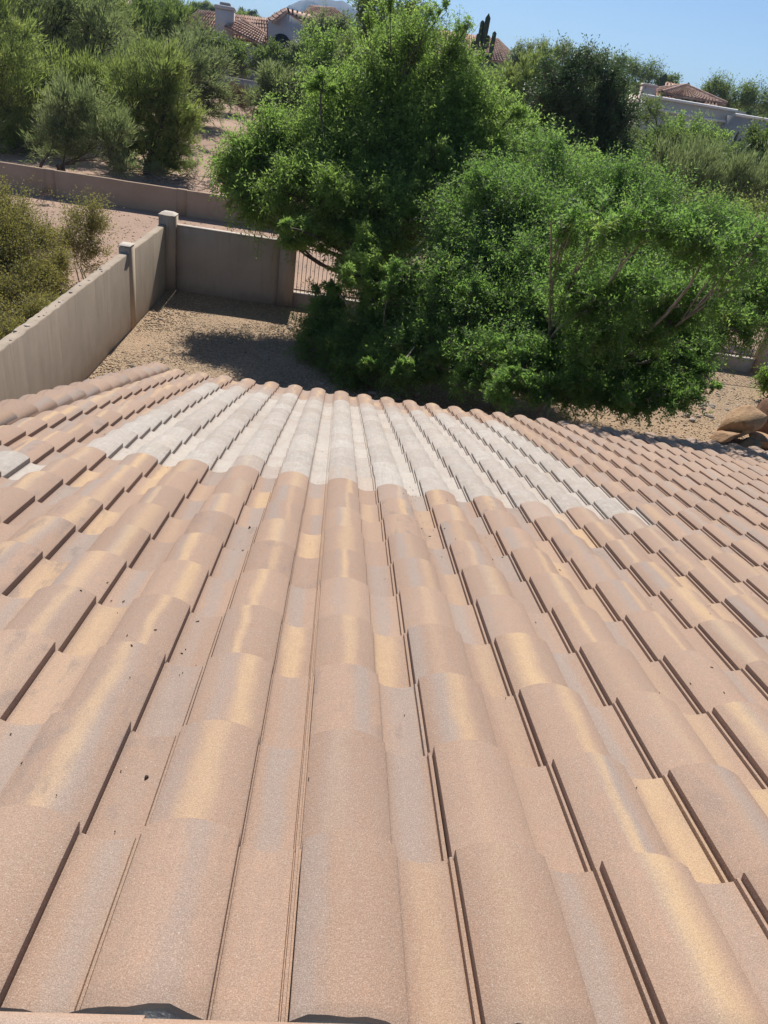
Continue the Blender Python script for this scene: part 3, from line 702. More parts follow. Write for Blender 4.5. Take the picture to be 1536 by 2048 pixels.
def tree(name, label, cat, base, lobes, leaf, bark=M_BARK, group=None, **k):
    base = np.array([base[0], base[1], float(terrain(base[0], base[1]))])
    (wv, wf), (cv, cf, ti) = grow(base=base, lobes=lobes, **k)
    T = thing(name, label, cat, base, group)
    part('trunk', wv, wf, bark, T, smooth=True)
    part('crown', cv, cf, leaf, T, attrs={'tint': ('FLOAT', ti)})
    return T
def lob(spec, Y, thick=1.0):
    out = []
    for s_ in spec:
        px, py, rpx = s_[:3]; yy = s_[3] if len(s_) > 3 else Y
        c = at(px, py, yy); rad = rpx / F_PX * math.hypot(c[0], c[1]) * 1.18
        out.append((c, (rad, rad * thick, rad)))
    return out

# near trees in and behind the yard
def frill(spec, n, seed, k=0.42, dy=0.8):
    """satellite lobes round the rim of the big ones, so the outline is ragged"""
    r = np.random.default_rng(seed); out = list(spec)
    for q in range(n):
        b = spec[r.integers(len(spec))]; a = r.uniform(0, 6.28); rr3 = b[2] * r.uniform(0.85, 1.15)
        out.append((b[0] + rr3 * math.cos(a), b[1] + rr3 * math.sin(a) * 0.9, b[2] * r.uniform(0.6, 1.2) * k, b[3] + r.normal(0, dy)))
    return out
def inside(spec, f): return [q for q in spec if f(q)]
m1 = [(470, 335, 44, 19.0), (520, 400, 44, 18.7), (545, 300, 56, 19.3), (600, 385, 60, 18.9), (665, 330, 66, 19.4), (650, 230, 62, 20.2), (745, 190, 62, 20.6), (700, 420, 60, 19.0), (775, 120, 46, 21.0), (812, 60, 28, 21.0),
      (780, 290, 70, 19.8), (860, 250, 66, 20.4), (925, 200, 58, 21.0), (990, 235, 40, 21.4), (850, 350, 66, 19.8), (705, 500, 50, 18.8), (600, 455, 32, 18.5), (790, 440, 62, 19.0), (950, 300, 52, 20.8), (745, 560, 44, 19.0), (850, 165, 44, 20.9), (940, 370, 50, 19.8), (1010, 320, 44, 20.4), (885, 420, 50, 19.4)]
m1 = [(a, b, c, float(np.interp(b, [40, 200, 300, 400, 500, 560], [23.6, 22.2, 20.8, 19.2, 17.8, 17.0])) + 0.5 * math.sin(a * 0.04)) for a, b, c, d in m1]
m1 = frill(m1, 40, 3)
tree('mesquite_tree', 'big bright green feathery mesquite overhanging the solid wall panel, tallest tree in the picture', 'tree', (0.75, 19.6), lob(m1, 19.3),
     L_MESQ, seed=1, style='fern', nsec=16, ntw=15, nleaf=42, leafL=0.085, leafW=0.026, trunk_r=0.15, ntrunk=2, droop=0.30, up=0.30, twl=0.98, twr=0.005, airy=0.8)
shoots = [(860, 40, 14, 21.0), (895, 25, 12, 21.2), (935, 60, 12, 21.4), (950, 130, 16, 21.5), (780, 18, 16, 21.0), (735, 60, 20, 20.8)]
def slope(spec, y0, Y0, y1, Y1): return [(a, b, c, float(np.interp(b, [y0, (y0 + y1) / 2, y1], [Y0, (Y0 + Y1) / 2 - 0.5, Y1])) + 0.5 * math.sin(a * 0.05 + b * 0.03)) for a, b, c in spec]
m2 = slope([(905, 460, 66), (1000, 400, 64), (1085, 345, 52), (1150, 390, 60), (1250, 395, 58), (1060, 460, 66), (1150, 470, 64), (1240, 470, 64), (1330, 450, 60), (1410, 480, 60), (1490, 520, 60), (1550, 560, 50),
      (960, 540, 64), (1040, 550, 62), (1120, 550, 62), (1210, 550, 62), (1300, 540, 62), (1390, 560, 60), (1465, 590, 54), (1530, 630, 46),
      (930, 620, 60), (1010, 630, 60), (1090, 635, 60), (1170, 640, 60), (1255, 630, 60), (1340, 640, 58), (1415, 655, 50), (1480, 660, 34),
      (960, 705, 50), (1035, 710, 50), (1110, 715, 50), (1190, 720, 50), (1270, 715, 50), (1345, 715, 46), (1405, 715, 34),
      (930, 770, 34), (1000, 778, 34), (1150, 785, 36), (1225, 790, 36), (1295, 785, 36), (1360, 775, 30), (1410, 760, 24)], 330, 19.6, 790, 12.2)
m2 = frill(m2, 50, 4) + [(1120, 462, 38, 11.1), (1215, 452, 44, 10.8), (1315, 455, 46, 10.5), (1410, 470, 46, 10.3), (1500, 495, 46, 10.2), (1140, 560, 44, 12.2), (1200, 600, 46, 12.0), (1290, 590, 46, 11.8), (1370, 600, 46, 11.6), (1440, 600, 40, 11.4), (1240, 660, 44, 11.9), (1330, 670, 42, 11.8), (1180, 690, 44, 12.0)]
m2 = m2 + [(1000 + 46 * k, 800 - (k % 2) * 14, 32, 11.9) for k in range(9)]
tree('acacia_tree', 'wide grey-green tree with pale twigs filling the right side past the roof edge', 'tree', (4.3, 15.2), lob(m2, 14),
     L_ACAC, M_TWIG, seed=2, style='fern', nsec=14, ntw=13, nleaf=44, leafL=0.062, leafW=0.024, trunk_r=0.11, ntrunk=5, droop=0.14, up=0.22, twl=1.0, twr=0.0045, airy=0.9)
m3 = [(650, 640, 44, 17.4), (612, 690, 30, 16.8), (690, 690, 52, 16.4), (760, 640, 56, 16.8), (830, 600, 60, 16.4), (770, 720, 46, 15.4), (850, 690, 56, 15.0), (900, 580, 56, 15.6), (905, 740, 44, 14.2), (650, 590, 28, 18.0), (820, 760, 36, 14.6), (705, 745, 36, 15.6)]
m3 = frill(m3, 18, 5)
tree('acacia_tree', 'dark green bushy tree hanging low over the gravel, leftmost of those nearest the roof', 'tree', (1.3, 16.6), lob(m3, 17),
     L_ACAC, M_TWIG, seed=3, style='fern', nsec=14, ntw=13, nleaf=44, leafL=0.064, leafW=0.026, trunk_r=0.09, ntrunk=4, droop=0.22, up=0.18, twl=0.95, twr=0.0045, airy=0.9)
tree('mesquite_tree', 'slender mesquite whose thin shoots rise against the sky above the big crown', 'tree', (2.2, 21.9), lob([(840, 110, 40, 21.6), (900, 150, 40, 21.8)] + shoots, 21.5),
     L_MESQ, seed=4, style='fern', nsec=7, ntw=8, nleaf=26, leafL=0.085, leafW=0.026, trunk_r=0.06, ntrunk=2, up=0.9, twl=1.3, twr=0.006, airy=0.7)
tree('mesquite_tree', 'leafy green mesquite on the sand beyond the view fence, behind the near trees', 'tree', (6.5, 25.5),
     lob([(900, 380, 75, 25), (980, 330, 70, 26), (1060, 320, 65, 26), (1000, 420, 75, 24.5), (1100, 410, 75, 25), (1200, 400, 70, 25), (1280, 420, 60, 25), (1160, 360, 55, 26), (860, 450, 60, 24)], 25),
     L_MESQ, seed=40, style='fern', nsec=17, ntw=14, nleaf=30, leafL=0.11, leafW=0.045, trunk_r=0.16, ntrunk=3, droop=0.2, up=0.2, twl=0.62, twr=0.006)
# a tree past the right edge of the picture: it throws the shade on the lower right corner of the roof
tree('mesquite_tree', 'tall tree beside the lower right corner of the roof, shading the last tiles', 'tree', (10.6, 12.9),
     [((7.6, 10.9, 4.9), (0.7, 0.7, 0.6)), ((8.6, 10.8, 5.2), (0.9, 0.8, 0.7)), ((9.3, 12.0, 5.6), (1.5, 1.2, 1.1)), ((10.6, 12.6, 6.6), (1.6, 1.4, 1.2)), ((8.3, 12.8, 5.1), (1.2, 1.0, 0.8)), ((11.6, 11.6, 6.1), (1.5, 1.3, 1.1)), ((10.2, 11.1, 5.9), (1.2, 1.0, 0.8)), ((7.3, 12.6, 4.7), (0.9, 0.9, 0.6))],
     L_ACAC, seed=5, style='fern', nsec=12, ntw=11, nleaf=22, leafL=0.09, leafW=0.035, trunk_r=0.14, ntrunk=2, droop=0.1, up=0.2, twl=0.6)
# creosote bushes left of the yard wall
tree('creosote_bush', 'yellow-green creosote bush at the left edge behind the yard wall', 'bush', (-8.6, 18.2),
     lob([(10, 450, 55, 19.5), (60, 500, 50, 19.0), (30, 560, 70, 18.0), (90, 590, 45, 17.4), (10, 640, 60, 16.5), (130, 560, 40, 18.4), (-20, 510, 70, 18.5), (60, 620, 55, 17.0), (120, 600, 36, 17.5)], 18),
     L_CREO, M_TWIG, seed=6, style='clump', nsec=20, ntw=13, nleaf=40, leafL=0.045, leafW=0.026, trunk_r=0.030, ntrunk=8, up=0.75, twl=0.75, twr=0.004, airy=1.2)
tree('creosote_bush', 'smaller airy creosote bush with thin stems standing nearer the corner pillar', 'bush', (-7.7, 21.0),
     lob([(170, 455, 42, 20.8), (205, 470, 28, 21.0), (140, 510, 42, 20.0), (190, 520, 34, 20.4)], 20.5),
     L_CREO, M_TWIG, seed=7, style='clump', nsec=14, ntw=10, nleaf=28, leafL=0.045, leafW=0.026, trunk_r=0.022, ntrunk=6, up=0.8, twl=0.8, twr=0.004, airy=1.2)
tree('creosote_bush', 'dark tangled lower bush pressed against the outside of the left yard wall', 'bush', (-6.7, 14.4),
     lob([(60, 655, 45, 15.0), (20, 690, 45, 14.0), (110, 620, 34, 16.0), (-40, 720, 60, 13.5)], 14.5),
     L_CREO, M_TWIG, seed=8, style='clump', nsec=16, ntw=12, nleaf=34, leafL=0.042, leafW=0.024, trunk_r=0.03, ntrunk=6, up=0.5, twl=0.7, twr=0.004, airy=1.2)
# left group beyond the low wall
tree('palo_verde_tree', 'tall airy grey-green palo verde with dark forked branches, upper left', 'tree', (-20.5, 50),
     lob([(85, 65, 60), (150, 40, 62), (60, 20, 50), (205, 80, 58), (110, 140, 55), (175, 165, 58), (245, 150, 50), (225, 220, 45), (60, 160, 42)], 50),
     L_GREY, M_BARK, seed=9, style='broom', nsec=14, ntw=12, nleaf=22, leafL=0.34, leafW=0.041, trunk_r=0.22, ntrunk=3, up=0.45, twl=0.6, twr=0.012)
tree('palo_verde_tree', 'rounded grey-green palo verde at the left edge of the picture', 'tree', (-20.2, 42),
     lob([(15, 120, 55), (35, 200, 58), (10, 270, 60), (60, 285, 45), (-30, 180, 70), (20, 40, 45)], 42),
     L_YEL, M_BARKG, seed=10, style='broom', nsec=14, ntw=12, nleaf=22, leafL=0.28, leafW=0.038, trunk_r=0.16, ntrunk=3, up=0.5, twl=0.6, twr=0.010)
tree('palo_verde_bush', 'dense rounded blue-green bush right behind the low rose-brown wall', 'bush', (-13.9, 37.2),
     lob([(145, 235, 50), (105, 290, 48), (185, 270, 55), (235, 300, 48), (150, 315, 40), (265, 325, 30)], 37.5),
     L_GREY, M_BARK, seed=11, style='broom', nsec=15, ntw=13, nleaf=23, leafL=0.22, leafW=0.027, trunk_r=0.10, ntrunk=6, up=0.55, twl=0.6, twr=0.008)
tree('palo_verde_tree', 'leaning yellow-green palo verde beside the sandy gap, left of it', 'tree', (-10.9, 41.5),
     lob([(270, 190, 50), (310, 150, 48), (300, 235, 48), (345, 215, 42), (345, 275, 40), (365, 245, 30), (310, 300, 36), (355, 310, 28), (300, 322, 34), (262, 318, 34), (335, 330, 26), (240, 290, 36)], 42),
     L_YEL, M_BARK, seed=12, style='broom', nsec=14, ntw=12, nleaf=22, leafL=0.26, leafW=0.035, trunk_r=0.16, ntrunk=3, up=0.5, twl=0.6, twr=0.010)
tree('mesquite_tree', 'dark grey-green mesquite with bare lower branches at the head of the sandy gap', 'tree', (-13.2, 62),
     lob([(345, 130, 42), (395, 110, 42), (430, 140, 38), (385, 175, 46), (430, 195, 38), (345, 190, 36), (410, 215, 34)], 62),
     L_GREY, M_BARK, seed=13, style='broom', nsec=14, ntw=12, nleaf=18, leafL=0.30, leafW=0.046, trunk_r=0.20, ntrunk=4, up=0.15, twl=0.6, twr=0.014)
tree('palo_verde_tree', 'fresh green tree behind the leaning palo verde, upper left', 'tree', (-20, 74),
     lob([(260, 70, 52), (320, 90, 48), (215, 40, 45), (350, 60, 42), (290, 120, 42), (300, 40, 40)], 74),
     L_OLIVE, M_BARK, seed=14, style='broom', nsec=12, ntw=12, nleaf=17, leafL=0.40, leafW=0.068, trunk_r=0.2, ntrunk=3, up=0.4, twl=0.6, twr=0.015)
tree('mesquite_tree', 'olive green rounded tree in front of the left house roof', 'tree', (-15, 92),
     lob([(405, 82, 24), (450, 104, 26), (415, 115, 28), (480, 125, 24), (545, 125, 24), (520, 130, 22), (575, 130, 20)], 92),
     L_OLIVE, M_BARK, seed=15, style='clump', nsec=12, ntw=11, nleaf=20, leafL=0.22, leafW=0.11, trunk_r=0.2, ntrunk=4, up=0.2, twl=0.6, twr=0.015)
tree('ironwood_tree', 'hazy grey-green tree between the white gable and the mesquite top', 'tree', (-8.0, 93),
     lob([(625, 62, 22), (650, 60, 26), (615, 98, 26), (660, 85, 30), (595, 108, 20), (700, 70, 28), (690, 50, 20)], 93),
     L_GREY, M_BARK, seed=16, style='clump', nsec=12, ntw=11, nleaf=20, leafL=0.20, leafW=0.10, trunk_r=0.2, ntrunk=4, up=0.2, twl=0.6, twr=0.015)
tree('mesquite_tree', 'vivid green bushy tree behind the two fuzzy cactus tips', 'tree', (-6.5, 60),
     lob([(640, 90, 36), (675, 120, 40), (640, 145, 32), (700, 165, 40), (655, 190, 40), (720, 110, 34)], 60),
     L_MESQ, M_BARK, seed=17, style='clump', nsec=13, ntw=11, nleaf=22, leafL=0.15, leafW=0.075, trunk_r=0.16, ntrunk=4, up=0.3, twl=0.6, twr=0.012)
tree('palo_verde_bush', 'silvery green bush right of the sandy gap, in front of the grey wall', 'bush', (-8.3, 57),
     lob([(555, 160, 30), (530, 190, 28), (575, 195, 38), (545, 230, 30), (600, 225, 34), (620, 180, 30)], 57),
     L_GREY, M_BARK, seed=18, style='broom', nsec=13, ntw=12, nleaf=22, leafL=0.26, leafW=0.047, trunk_r=0.12, ntrunk=5, up=0.5, twl=0.6, twr=0.010)
tree('ironwood_tree', 'deep green tree with ragged top behind the crown of the big mesquite', 'tree', (0.5, 40),
     lob([(755, 45, 46), (825, 55, 42), (855, 110, 34), (730, 100, 42), (790, 100, 50), (905, 185, 40), (740, 8, 26), (825, 14, 24), (700, 210, 40)], 40),
     L_OLIVE, M_BARK, seed=19, style='clump', nsec=14, ntw=12, nleaf=25, leafL=0.12, leafW=0.055, trunk_r=0.18, ntrunk=3, up=0.3, twl=0.62, twr=0.010)
tree('palo_verde_tree', 'yellowish green feathery tree below the right house roof with the tall saguaro', 'tree', (9.0, 60),
     lob([(935, 175, 26), (975, 185, 28), (1040, 155, 32), (1065, 170, 38), (1010, 210, 42), (1090, 135, 26), (1060, 220, 45)], 60),
     L_YEL, M_BARK, seed=20, style='broom', nsec=13, ntw=12, nleaf=22, leafL=0.26, leafW=0.047, trunk_r=0.18, ntrunk=3, up=0.5, twl=0.6, twr=0.012)
tree('juniper_tree', 'very dark dense tree with near-black shade inside, right of centre', 'tree', (9.2, 36),
     lob([(1095, 170, 52), (1160, 150, 45), (1215, 180, 50), (1240, 240, 44), (1120, 250, 62), (1200, 270, 60), (1140, 330, 55), (1230, 340, 50), (1272, 300, 26), (1070, 300, 45), (1225, 150, 24)], 36),
     L_DARK, M_BARK, seed=21, style='clump', nsec=16, ntw=13, nleaf=37, leafL=0.10, leafW=0.05, trunk_r=0.2, ntrunk=3, up=0.15, twl=0.55, twr=0.010)
tree('ironwood_tree', 'soft green spreading tree below the long flat parapet on the right', 'tree', (25, 68),
     lob([(1330, 270, 28), (1370, 262, 30), (1410, 275, 30), (1345, 300, 38), (1400, 300, 36), (1440, 290, 24)], 68),
     L_MESQ, M_BARK, seed=22, style='clump', nsec=13, ntw=12, nleaf=22, leafL=0.16, leafW=0.07, trunk_r=0.18, ntrunk=4, up=0.35, twl=0.62, twr=0.012)
tree('palo_verde_tree', 'pale sage-green broom-like palo verde at the right, behind the big tree', 'tree', (14.2, 34),
     lob([(1330, 370, 50), (1395, 365, 50), (1460, 380, 50), (1520, 410, 48), (1370, 420, 50), (1450, 440, 50), (1320, 430, 42), (1560, 380, 50)], 34),
     L_GREY, M_BARKG, seed=23, style='broom', nsec=15, ntw=13, nleaf=22, leafL=0.24, leafW=0.024, trunk_r=0.14, ntrunk=4, up=0.75, twl=0.65, twr=0.008)
tree('mesquite_tree', 'brownish olive tree cut by the right edge of the picture', 'tree', (23, 50),
     lob([(1520, 285, 34), (1560, 260, 40), (1530, 310, 38), (1500, 320, 26), (1560, 320, 40)], 50),
     L_OLIVE, M_BARK, seed=24, style='clump', nsec=13, ntw=12, nleaf=23, leafL=0.15, leafW=0.07, trunk_r=0.16, ntrunk=3, up=0.3, twl=0.6, twr=0.012)
tree('jojoba_bush', 'dark green low bush below the organ pipe cactus at the right edge', 'bush', (20, 45.5),
     lob([(1480, 335, 30), (1520, 360, 34), (1560, 370, 40), (1450, 350, 22)], 46),
     L_DARK, M_BARK, seed=25, style='clump', nsec=10, ntw=10, nleaf=23, leafL=0.13, leafW=0.07, trunk_r=0.08, ntrunk=5, up=0.3, twl=0.6, twr=0.010)
tree('hop_bush', 'yellow-green leafy bushes between the grey-green tree and the sage-green palo verde', 'bush', (11.3, 26.5),
     lob([(1380, 440, 38), (1440, 430, 34), (1330, 450, 34), (1500, 450, 40), (1400, 480, 40)], 27),
     L_YEL, M_BARK, seed=26, style='clump', nsec=12, ntw=11, nleaf=23, leafL=0.09, leafW=0.04, trunk_r=0.06, ntrunk=5, up=0.3, twl=0.6, twr=0.006)
tree('palo_verde_tree', 'grey-green palo verde filling in behind the tall airy one at the top left', 'tree', (-27, 60),
     lob([(130, 20, 50), (30, 60, 50), (190, 30, 50), (60, 110, 45), (250, 100, 45), (160, 100, 50), (0, 20, 60)], 60),
     L_YEL, M_BARK, seed=61, style='broom', nsec=13, ntw=12, nleaf=20, leafL=0.32, leafW=0.045, trunk_r=0.18, ntrunk=3, up=0.45, twl=0.7, twr=0.012)
tree('palo_verde_tree', 'broad low palo verde between the rounded one and the dense bush, left', 'tree', (-18.5, 44.5),
     lob([(70, 215, 45), (110, 170, 45), (40, 320, 40), (90, 330, 34), (200, 200, 45), (250, 260, 42), (160, 170, 40)], 44.5),
     L_YEL, M_BARK, seed=62, style='broom', nsec=13, ntw=12, nleaf=20, leafL=0.28, leafW=0.034, trunk_r=0.14, ntrunk=5, up=0.5, twl=0.75, twr=0.010)
tree('mesquite_tree', 'grey-green mesquite spreading left of the sandy gap head', 'tree', (-17, 56),
     lob([(300, 150, 42), (260, 170, 42), (330, 185, 38), (370, 130, 36), (410, 160, 34), (290, 110, 36)], 56),
     L_GREY, M_BARK, seed=63, style='broom', nsec=13, ntw=12, nleaf=18, leafL=0.28, leafW=0.04, trunk_r=0.16, ntrunk=4, up=0.35, twl=0.7, twr=0.012)
tree('ironwood_tree', 'mid green tree right of the near-black one, under the parapet wall', 'tree', (20.5, 58),
     lob([(1290, 230, 26), (1310, 290, 34), (1340, 330, 36), (1400, 340, 36), (1450, 330, 30), (1480, 350, 30)], 58),
     L_OLIVE, M_BARK, seed=64, style='clump', nsec=13, ntw=12, nleaf=20, leafL=0.15, leafW=0.07, trunk_r=0.14, ntrunk=4, up=0.3, twl=0.75, twr=0.012)
tree('ironwood_tree', 'dark green trees standing behind the flat parapets at the right edge', 'tree', (62, 130),
     lob([(1415, 188, 20), (1445, 196, 24), (1480, 204, 24), (1515, 208, 24), (1550, 210, 26), (1400, 200, 16), (1500, 190, 16)], 130),
     L_OLIVE, M_BARK, seed=71, style='clump', nsec=13, ntw=12, nleaf=16, leafL=0.26, leafW=0.13, trunk_r=0.2, ntrunk=4, up=0.3, twl=0.75, twr=0.02)
tree('mesquite_tree', 'olive green trees on the skyline left of the right house', 'tree', (46, 150),
     lob([(1262, 146, 20), (1300, 156, 20), (1230, 136, 18), (1325, 168, 16), (1350, 166, 14)], 150),
     L_OLIVE, M_BARK, seed=72, style='clump', nsec=13, ntw=12, nleaf=16, leafL=0.28, leafW=0.14, trunk_r=0.2, ntrunk=4, up=0.3, twl=0.75, twr=0.02)
tree('palo_verde_tree', 'grey-green trees on the skyline right of the saguaro house', 'tree', (26, 120),
     lob([(1045, 118, 20), (1080, 118, 22), (1120, 122, 22), (1165, 128, 22), (1035, 135, 20), (1195, 135, 20)], 120),
     L_GREY, M_BARK, seed=73, style='clump', nsec=13, ntw=12, nleaf=16, leafL=0.24, leafW=0.12, trunk_r=0.2, ntrunk=4, up=0.4, twl=0.75, twr=0.02)
# clipped round shrub
q = at(1520, 740, 18.9)
tree('round_shrub', 'clipped glossy green round shrub at the right edge beside the boulders', 'shrub', (12.05, 18.9),
     [((12.05, 18.9, 0.55), (0.62, 0.62, 0.5)), ((12.35, 18.8, 0.5), (0.5, 0.5, 0.45))], L_MESQ, M_BARK, seed=27, style='clump', nsec=34, ntw=14, nleaf=12, leafL=0.055, leafW=0.036, trunk_r=0.03, ntrunk=4, twl=0.35, twr=0.004)
# dry and small plants
def small(name, label, cat, x, y, rad, h, leaf, seed, nt_=60, nleaf=5, L=0.10, Wd=0.012, group=None):
    z = float(terrain(x, y))
    return tree(name, label, cat, (x, y), [((x, y, z + h * 0.5), (rad, rad, h * 0.5))], leaf, M_TWIG, group, seed=seed, style='broom', nsec=12, ntw=max(4, nt_ // 12), nleaf=nleaf, leafL=L, leafW=Wd, trunk_r=0.012, ntrunk=6, up=0.6, twl=0.6, twr=0.005)
small('dead_shrub', 'small grey leafless shrub alone on the pink sand in front of the low wall', 'shrub', -11.75, 30.6, 0.33, 0.6, L_GDRY, 31, 120, 4, 0.10, 0.010)
small('grey_shrub', 'low grey-green bursage under the end of the low wall', 'shrub', -9.9, 40.4, 0.7, 0.7, L_GREY, 32, 200, 8, 0.14, 0.016)
small('dry_brush', 'rusty brown dry brush pile at the head of the sandy gap', 'brush', *at(470, 232, 74)[:2], 2.2, 1.9, L_DRY, 33, 480, 12, 0.30, 0.03)
small('dry_brush', 'straw grey dry bush on the sand left of the big mesquite', 'brush', *at(455, 300, 48)[:2], 0.9, 0.7, L_DRY, 34, 200, 8, 0.16, 0.02)
small('grey_shrub', 'dull green bursage on the sand at the foot of the leaning palo verde', 'shrub', *at(385, 330, 43)[:2], 0.9, 0.8, L_GREY, 35, 200, 8, 0.16, 0.02)
m = MB(); rs = np.random.default_rng(17)
for k in range(110):
    c = at(rs.uniform(290, 430), rs.uniform(325, 375), 40.5 + rs.uniform(-2, 2)); c[2] = terrain(c[0], c[1]) + rs.uniform(0.02, 0.3)
    d = rs.normal(0, 1, 3) * [1, 1, 0.35]; d = d / np.linalg.norm(d) * rs.uniform(0.3, 1.3)
    m.add(*tubes(c - d / 2, c + rs.normal(0, 0.12, 3), c + d / 2, 0.03 * rs.uniform(0.5, 1.2), 0.008, 4, 4))
V, Fb = m.arrays(); o = part('fallen_branches', V, Fb, M_TWIG, smooth=True, kind='stuff'); setp(o, 'bleached fallen branches and twigs lying on the ground past the low wall', 'branches')

# ------------------------------------------------------------------ boulders and cobbles
ICO = None
def ico(sub=2):
    ph = (1 + 5 ** 0.5) / 2
    V = [(-1, ph, 0), (1, ph, 0), (-1, -ph, 0), (1, -ph, 0), (0, -1, ph), (0, 1, ph), (0, -1, -ph), (0, 1, -ph), (ph, 0, -1), (ph, 0, 1), (-ph, 0, -1), (-ph, 0, 1)]
    Fc = [(0, 11, 5), (0, 5, 1), (0, 1, 7), (0, 7, 10), (0, 10, 11), (1, 5, 9), (5, 11, 4), (11, 10, 2), (10, 7, 6), (7, 1, 8), (3, 9, 4), (3, 4, 2), (3, 2, 6), (3, 6, 8), (3, 8, 9), (4, 9, 5), (2, 4, 11), (6, 2, 10), (8, 6, 7), (9, 8, 1)]
    V = [np.array(v) / np.linalg.norm(v) for v in V]
    for _ in range(sub):
        mid = {}; nf = []
        def mp(a, b):
            k = (min(a, b), max(a, b))
            if k not in mid:
                v = (V[a] + V[b]); V.append(v / np.linalg.norm(v)); mid[k] = len(V) - 1
            return mid[k]
        for a, b, c in Fc:
            ab, bc, ca = mp(a, b), mp(b, c), mp(c, a); nf += [(a, ab, ca), (b, bc, ab), (c, ca, bc), (ab, bc, ca)]
        Fc = nf
    return np.array(V), np.array(Fc)
IV3, IF3 = ico(3); IV1, IF1 = ico(1)
def rock(V, seed, amp=0.16):
    r = np.random.default_rng(seed); out = V.copy()
    for k in range(9):                      # cut with planes: facets of broken stone
        n = unit(r.normal(0, 1, 3)); h = r.uniform(0.55, 0.85); dd = out @ n; out = out - np.where(dd > h, dd - h, 0)[:, None] * n * 0.9
    for k in range(4):
        a = r.normal(0, 2.6, 3); out = out * (1 + amp * 0.25 * np.sin(V @ a + r.uniform(0, 6)))[:, None]
    return out
def mat_rock(name, a, b, c3):
    t = NT(name); p = t.pos(); c = t.mix(t.step(t.noise(2.2, 5, p, 0.65), 0.35, 0.62), a, b)
    c = t.mix(t.math('MULTIPLY', t.step(t.noise(6.0, 5, p, 0.7), 0.52, 0.66), 0.6), c, c3); g = t.noise(14.0, 6, p, 0.7); return t.bsdf(c, 0.92, g, 0.7, 0.04, 0.15)
MR1 = mat_rock('tan_rock', (0.50, 0.34, 0.21), (0.38, 0.24, 0.15), (0.20, 0.12, 0.08))
MR2 = mat_rock('grey_rock', (0.34, 0.30, 0.25), (0.26, 0.24, 0.20), (0.16, 0.14, 0.11))
MR3 = mat_rock('red_rock', (0.24, 0.14, 0.10), (0.30, 0.18, 0.13), (0.12, 0.075, 0.06))
def boulder(label, px, py, Y, s, tilt, mat, seed):
    c = at(px, py, Y); V = rock(IV3, seed) * s
    ax = unit(np.array([0.1, 1.0, 0.1])); a = tilt; Kx = np.array([[0, -ax[2], ax[1]], [ax[2], 0, -ax[0]], [-ax[1], ax[0], 0]]); Rm = np.eye(3) + math.sin(a) * Kx + (1 - math.cos(a)) * Kx @ Kx
    V = V @ Rm.T + c
    o = bpy.data.objects.new('boulder', None)
    me = mesh_data('boulder', V - [c[0], c[1], 0], IF3, mat, smooth=True, sharp=22)
    o = bpy.data.objects.new('boulder', me); COL.objects.link(o); o.location = (c[0], c[1], 0); setp(o, label, 'boulder', 'boulders by the right side of the roof')
boulder('sunlit tan slab boulder leaning up to the right, largest of the pile', 1482, 848, 15.6, (0.62, 0.45, 0.30), -0.75, MR1, 51)
boulder('dark reddish boulder at the back of the pile, touching the picture edge', 1535, 838, 16.1, (0.50, 0.5, 0.48), 0.2, MR3, 52)
boulder('grey-green rounded boulder low in the pile by the roof edge', 1498, 892, 15.1, (0.26, 0.28, 0.18), -0.3, MR2, 53)
boulder('flat pale tan boulder in the right corner of the pile', 1530, 885, 15.2, (0.40, 0.40, 0.20), 0.15, MR1, 54)
boulder('thin low tan stone lying at the left foot of the leaning slab', 1452, 872, 15.3, (0.38, 0.28, 0.10), -0.45, MR1, 55)
rs = np.random.default_rng(44); cob_me = [mesh_data('cobble', rock(IV1, 60 + k, 0.1) * [1, 0.8, 0.5], IF1, M_COB, smooth=True, attrs={'tint': ('FLOAT', np.full(len(IV1), (k + 0.5) / 5))}) for k in range(5)]
def cobble(x, y, s, label, group):
    o = bpy.data.objects.new('cobble', cob_me[rs.integers(5)]); COL.objects.link(o); o.location = (x, y, s * 0.25); o.scale = (s, s, s)
    o.rotation_euler = (0, 0, rs.uniform(0, 6.28)); setp(o, label, 'stone', group)
for k in range(60):
    q = at(rs.uniform(745, 830), rs.uniform(735, 800), 15); t_ = rs.uniform(14.0, 17.6)
    cobble(0.9 + (t_ - 14) * 0.33 + rs.normal(0, 0.28), t_, rs.uniform(0.07, 0.15), 'rounded grey river cobble in the dry creek bed just past the eave, centre', 'cobbles of the dry creek bed')
for k in range(45):
    t_ = rs.uniform(16.2, 19.5); cobble(9.6 + (t_ - 16) * 0.25 + rs.normal(0, 0.5), t_, rs.uniform(0.05, 0.12), 'pale cobble on the shaded ground left of the clipped shrub', 'cobbles by the clipped shrub')

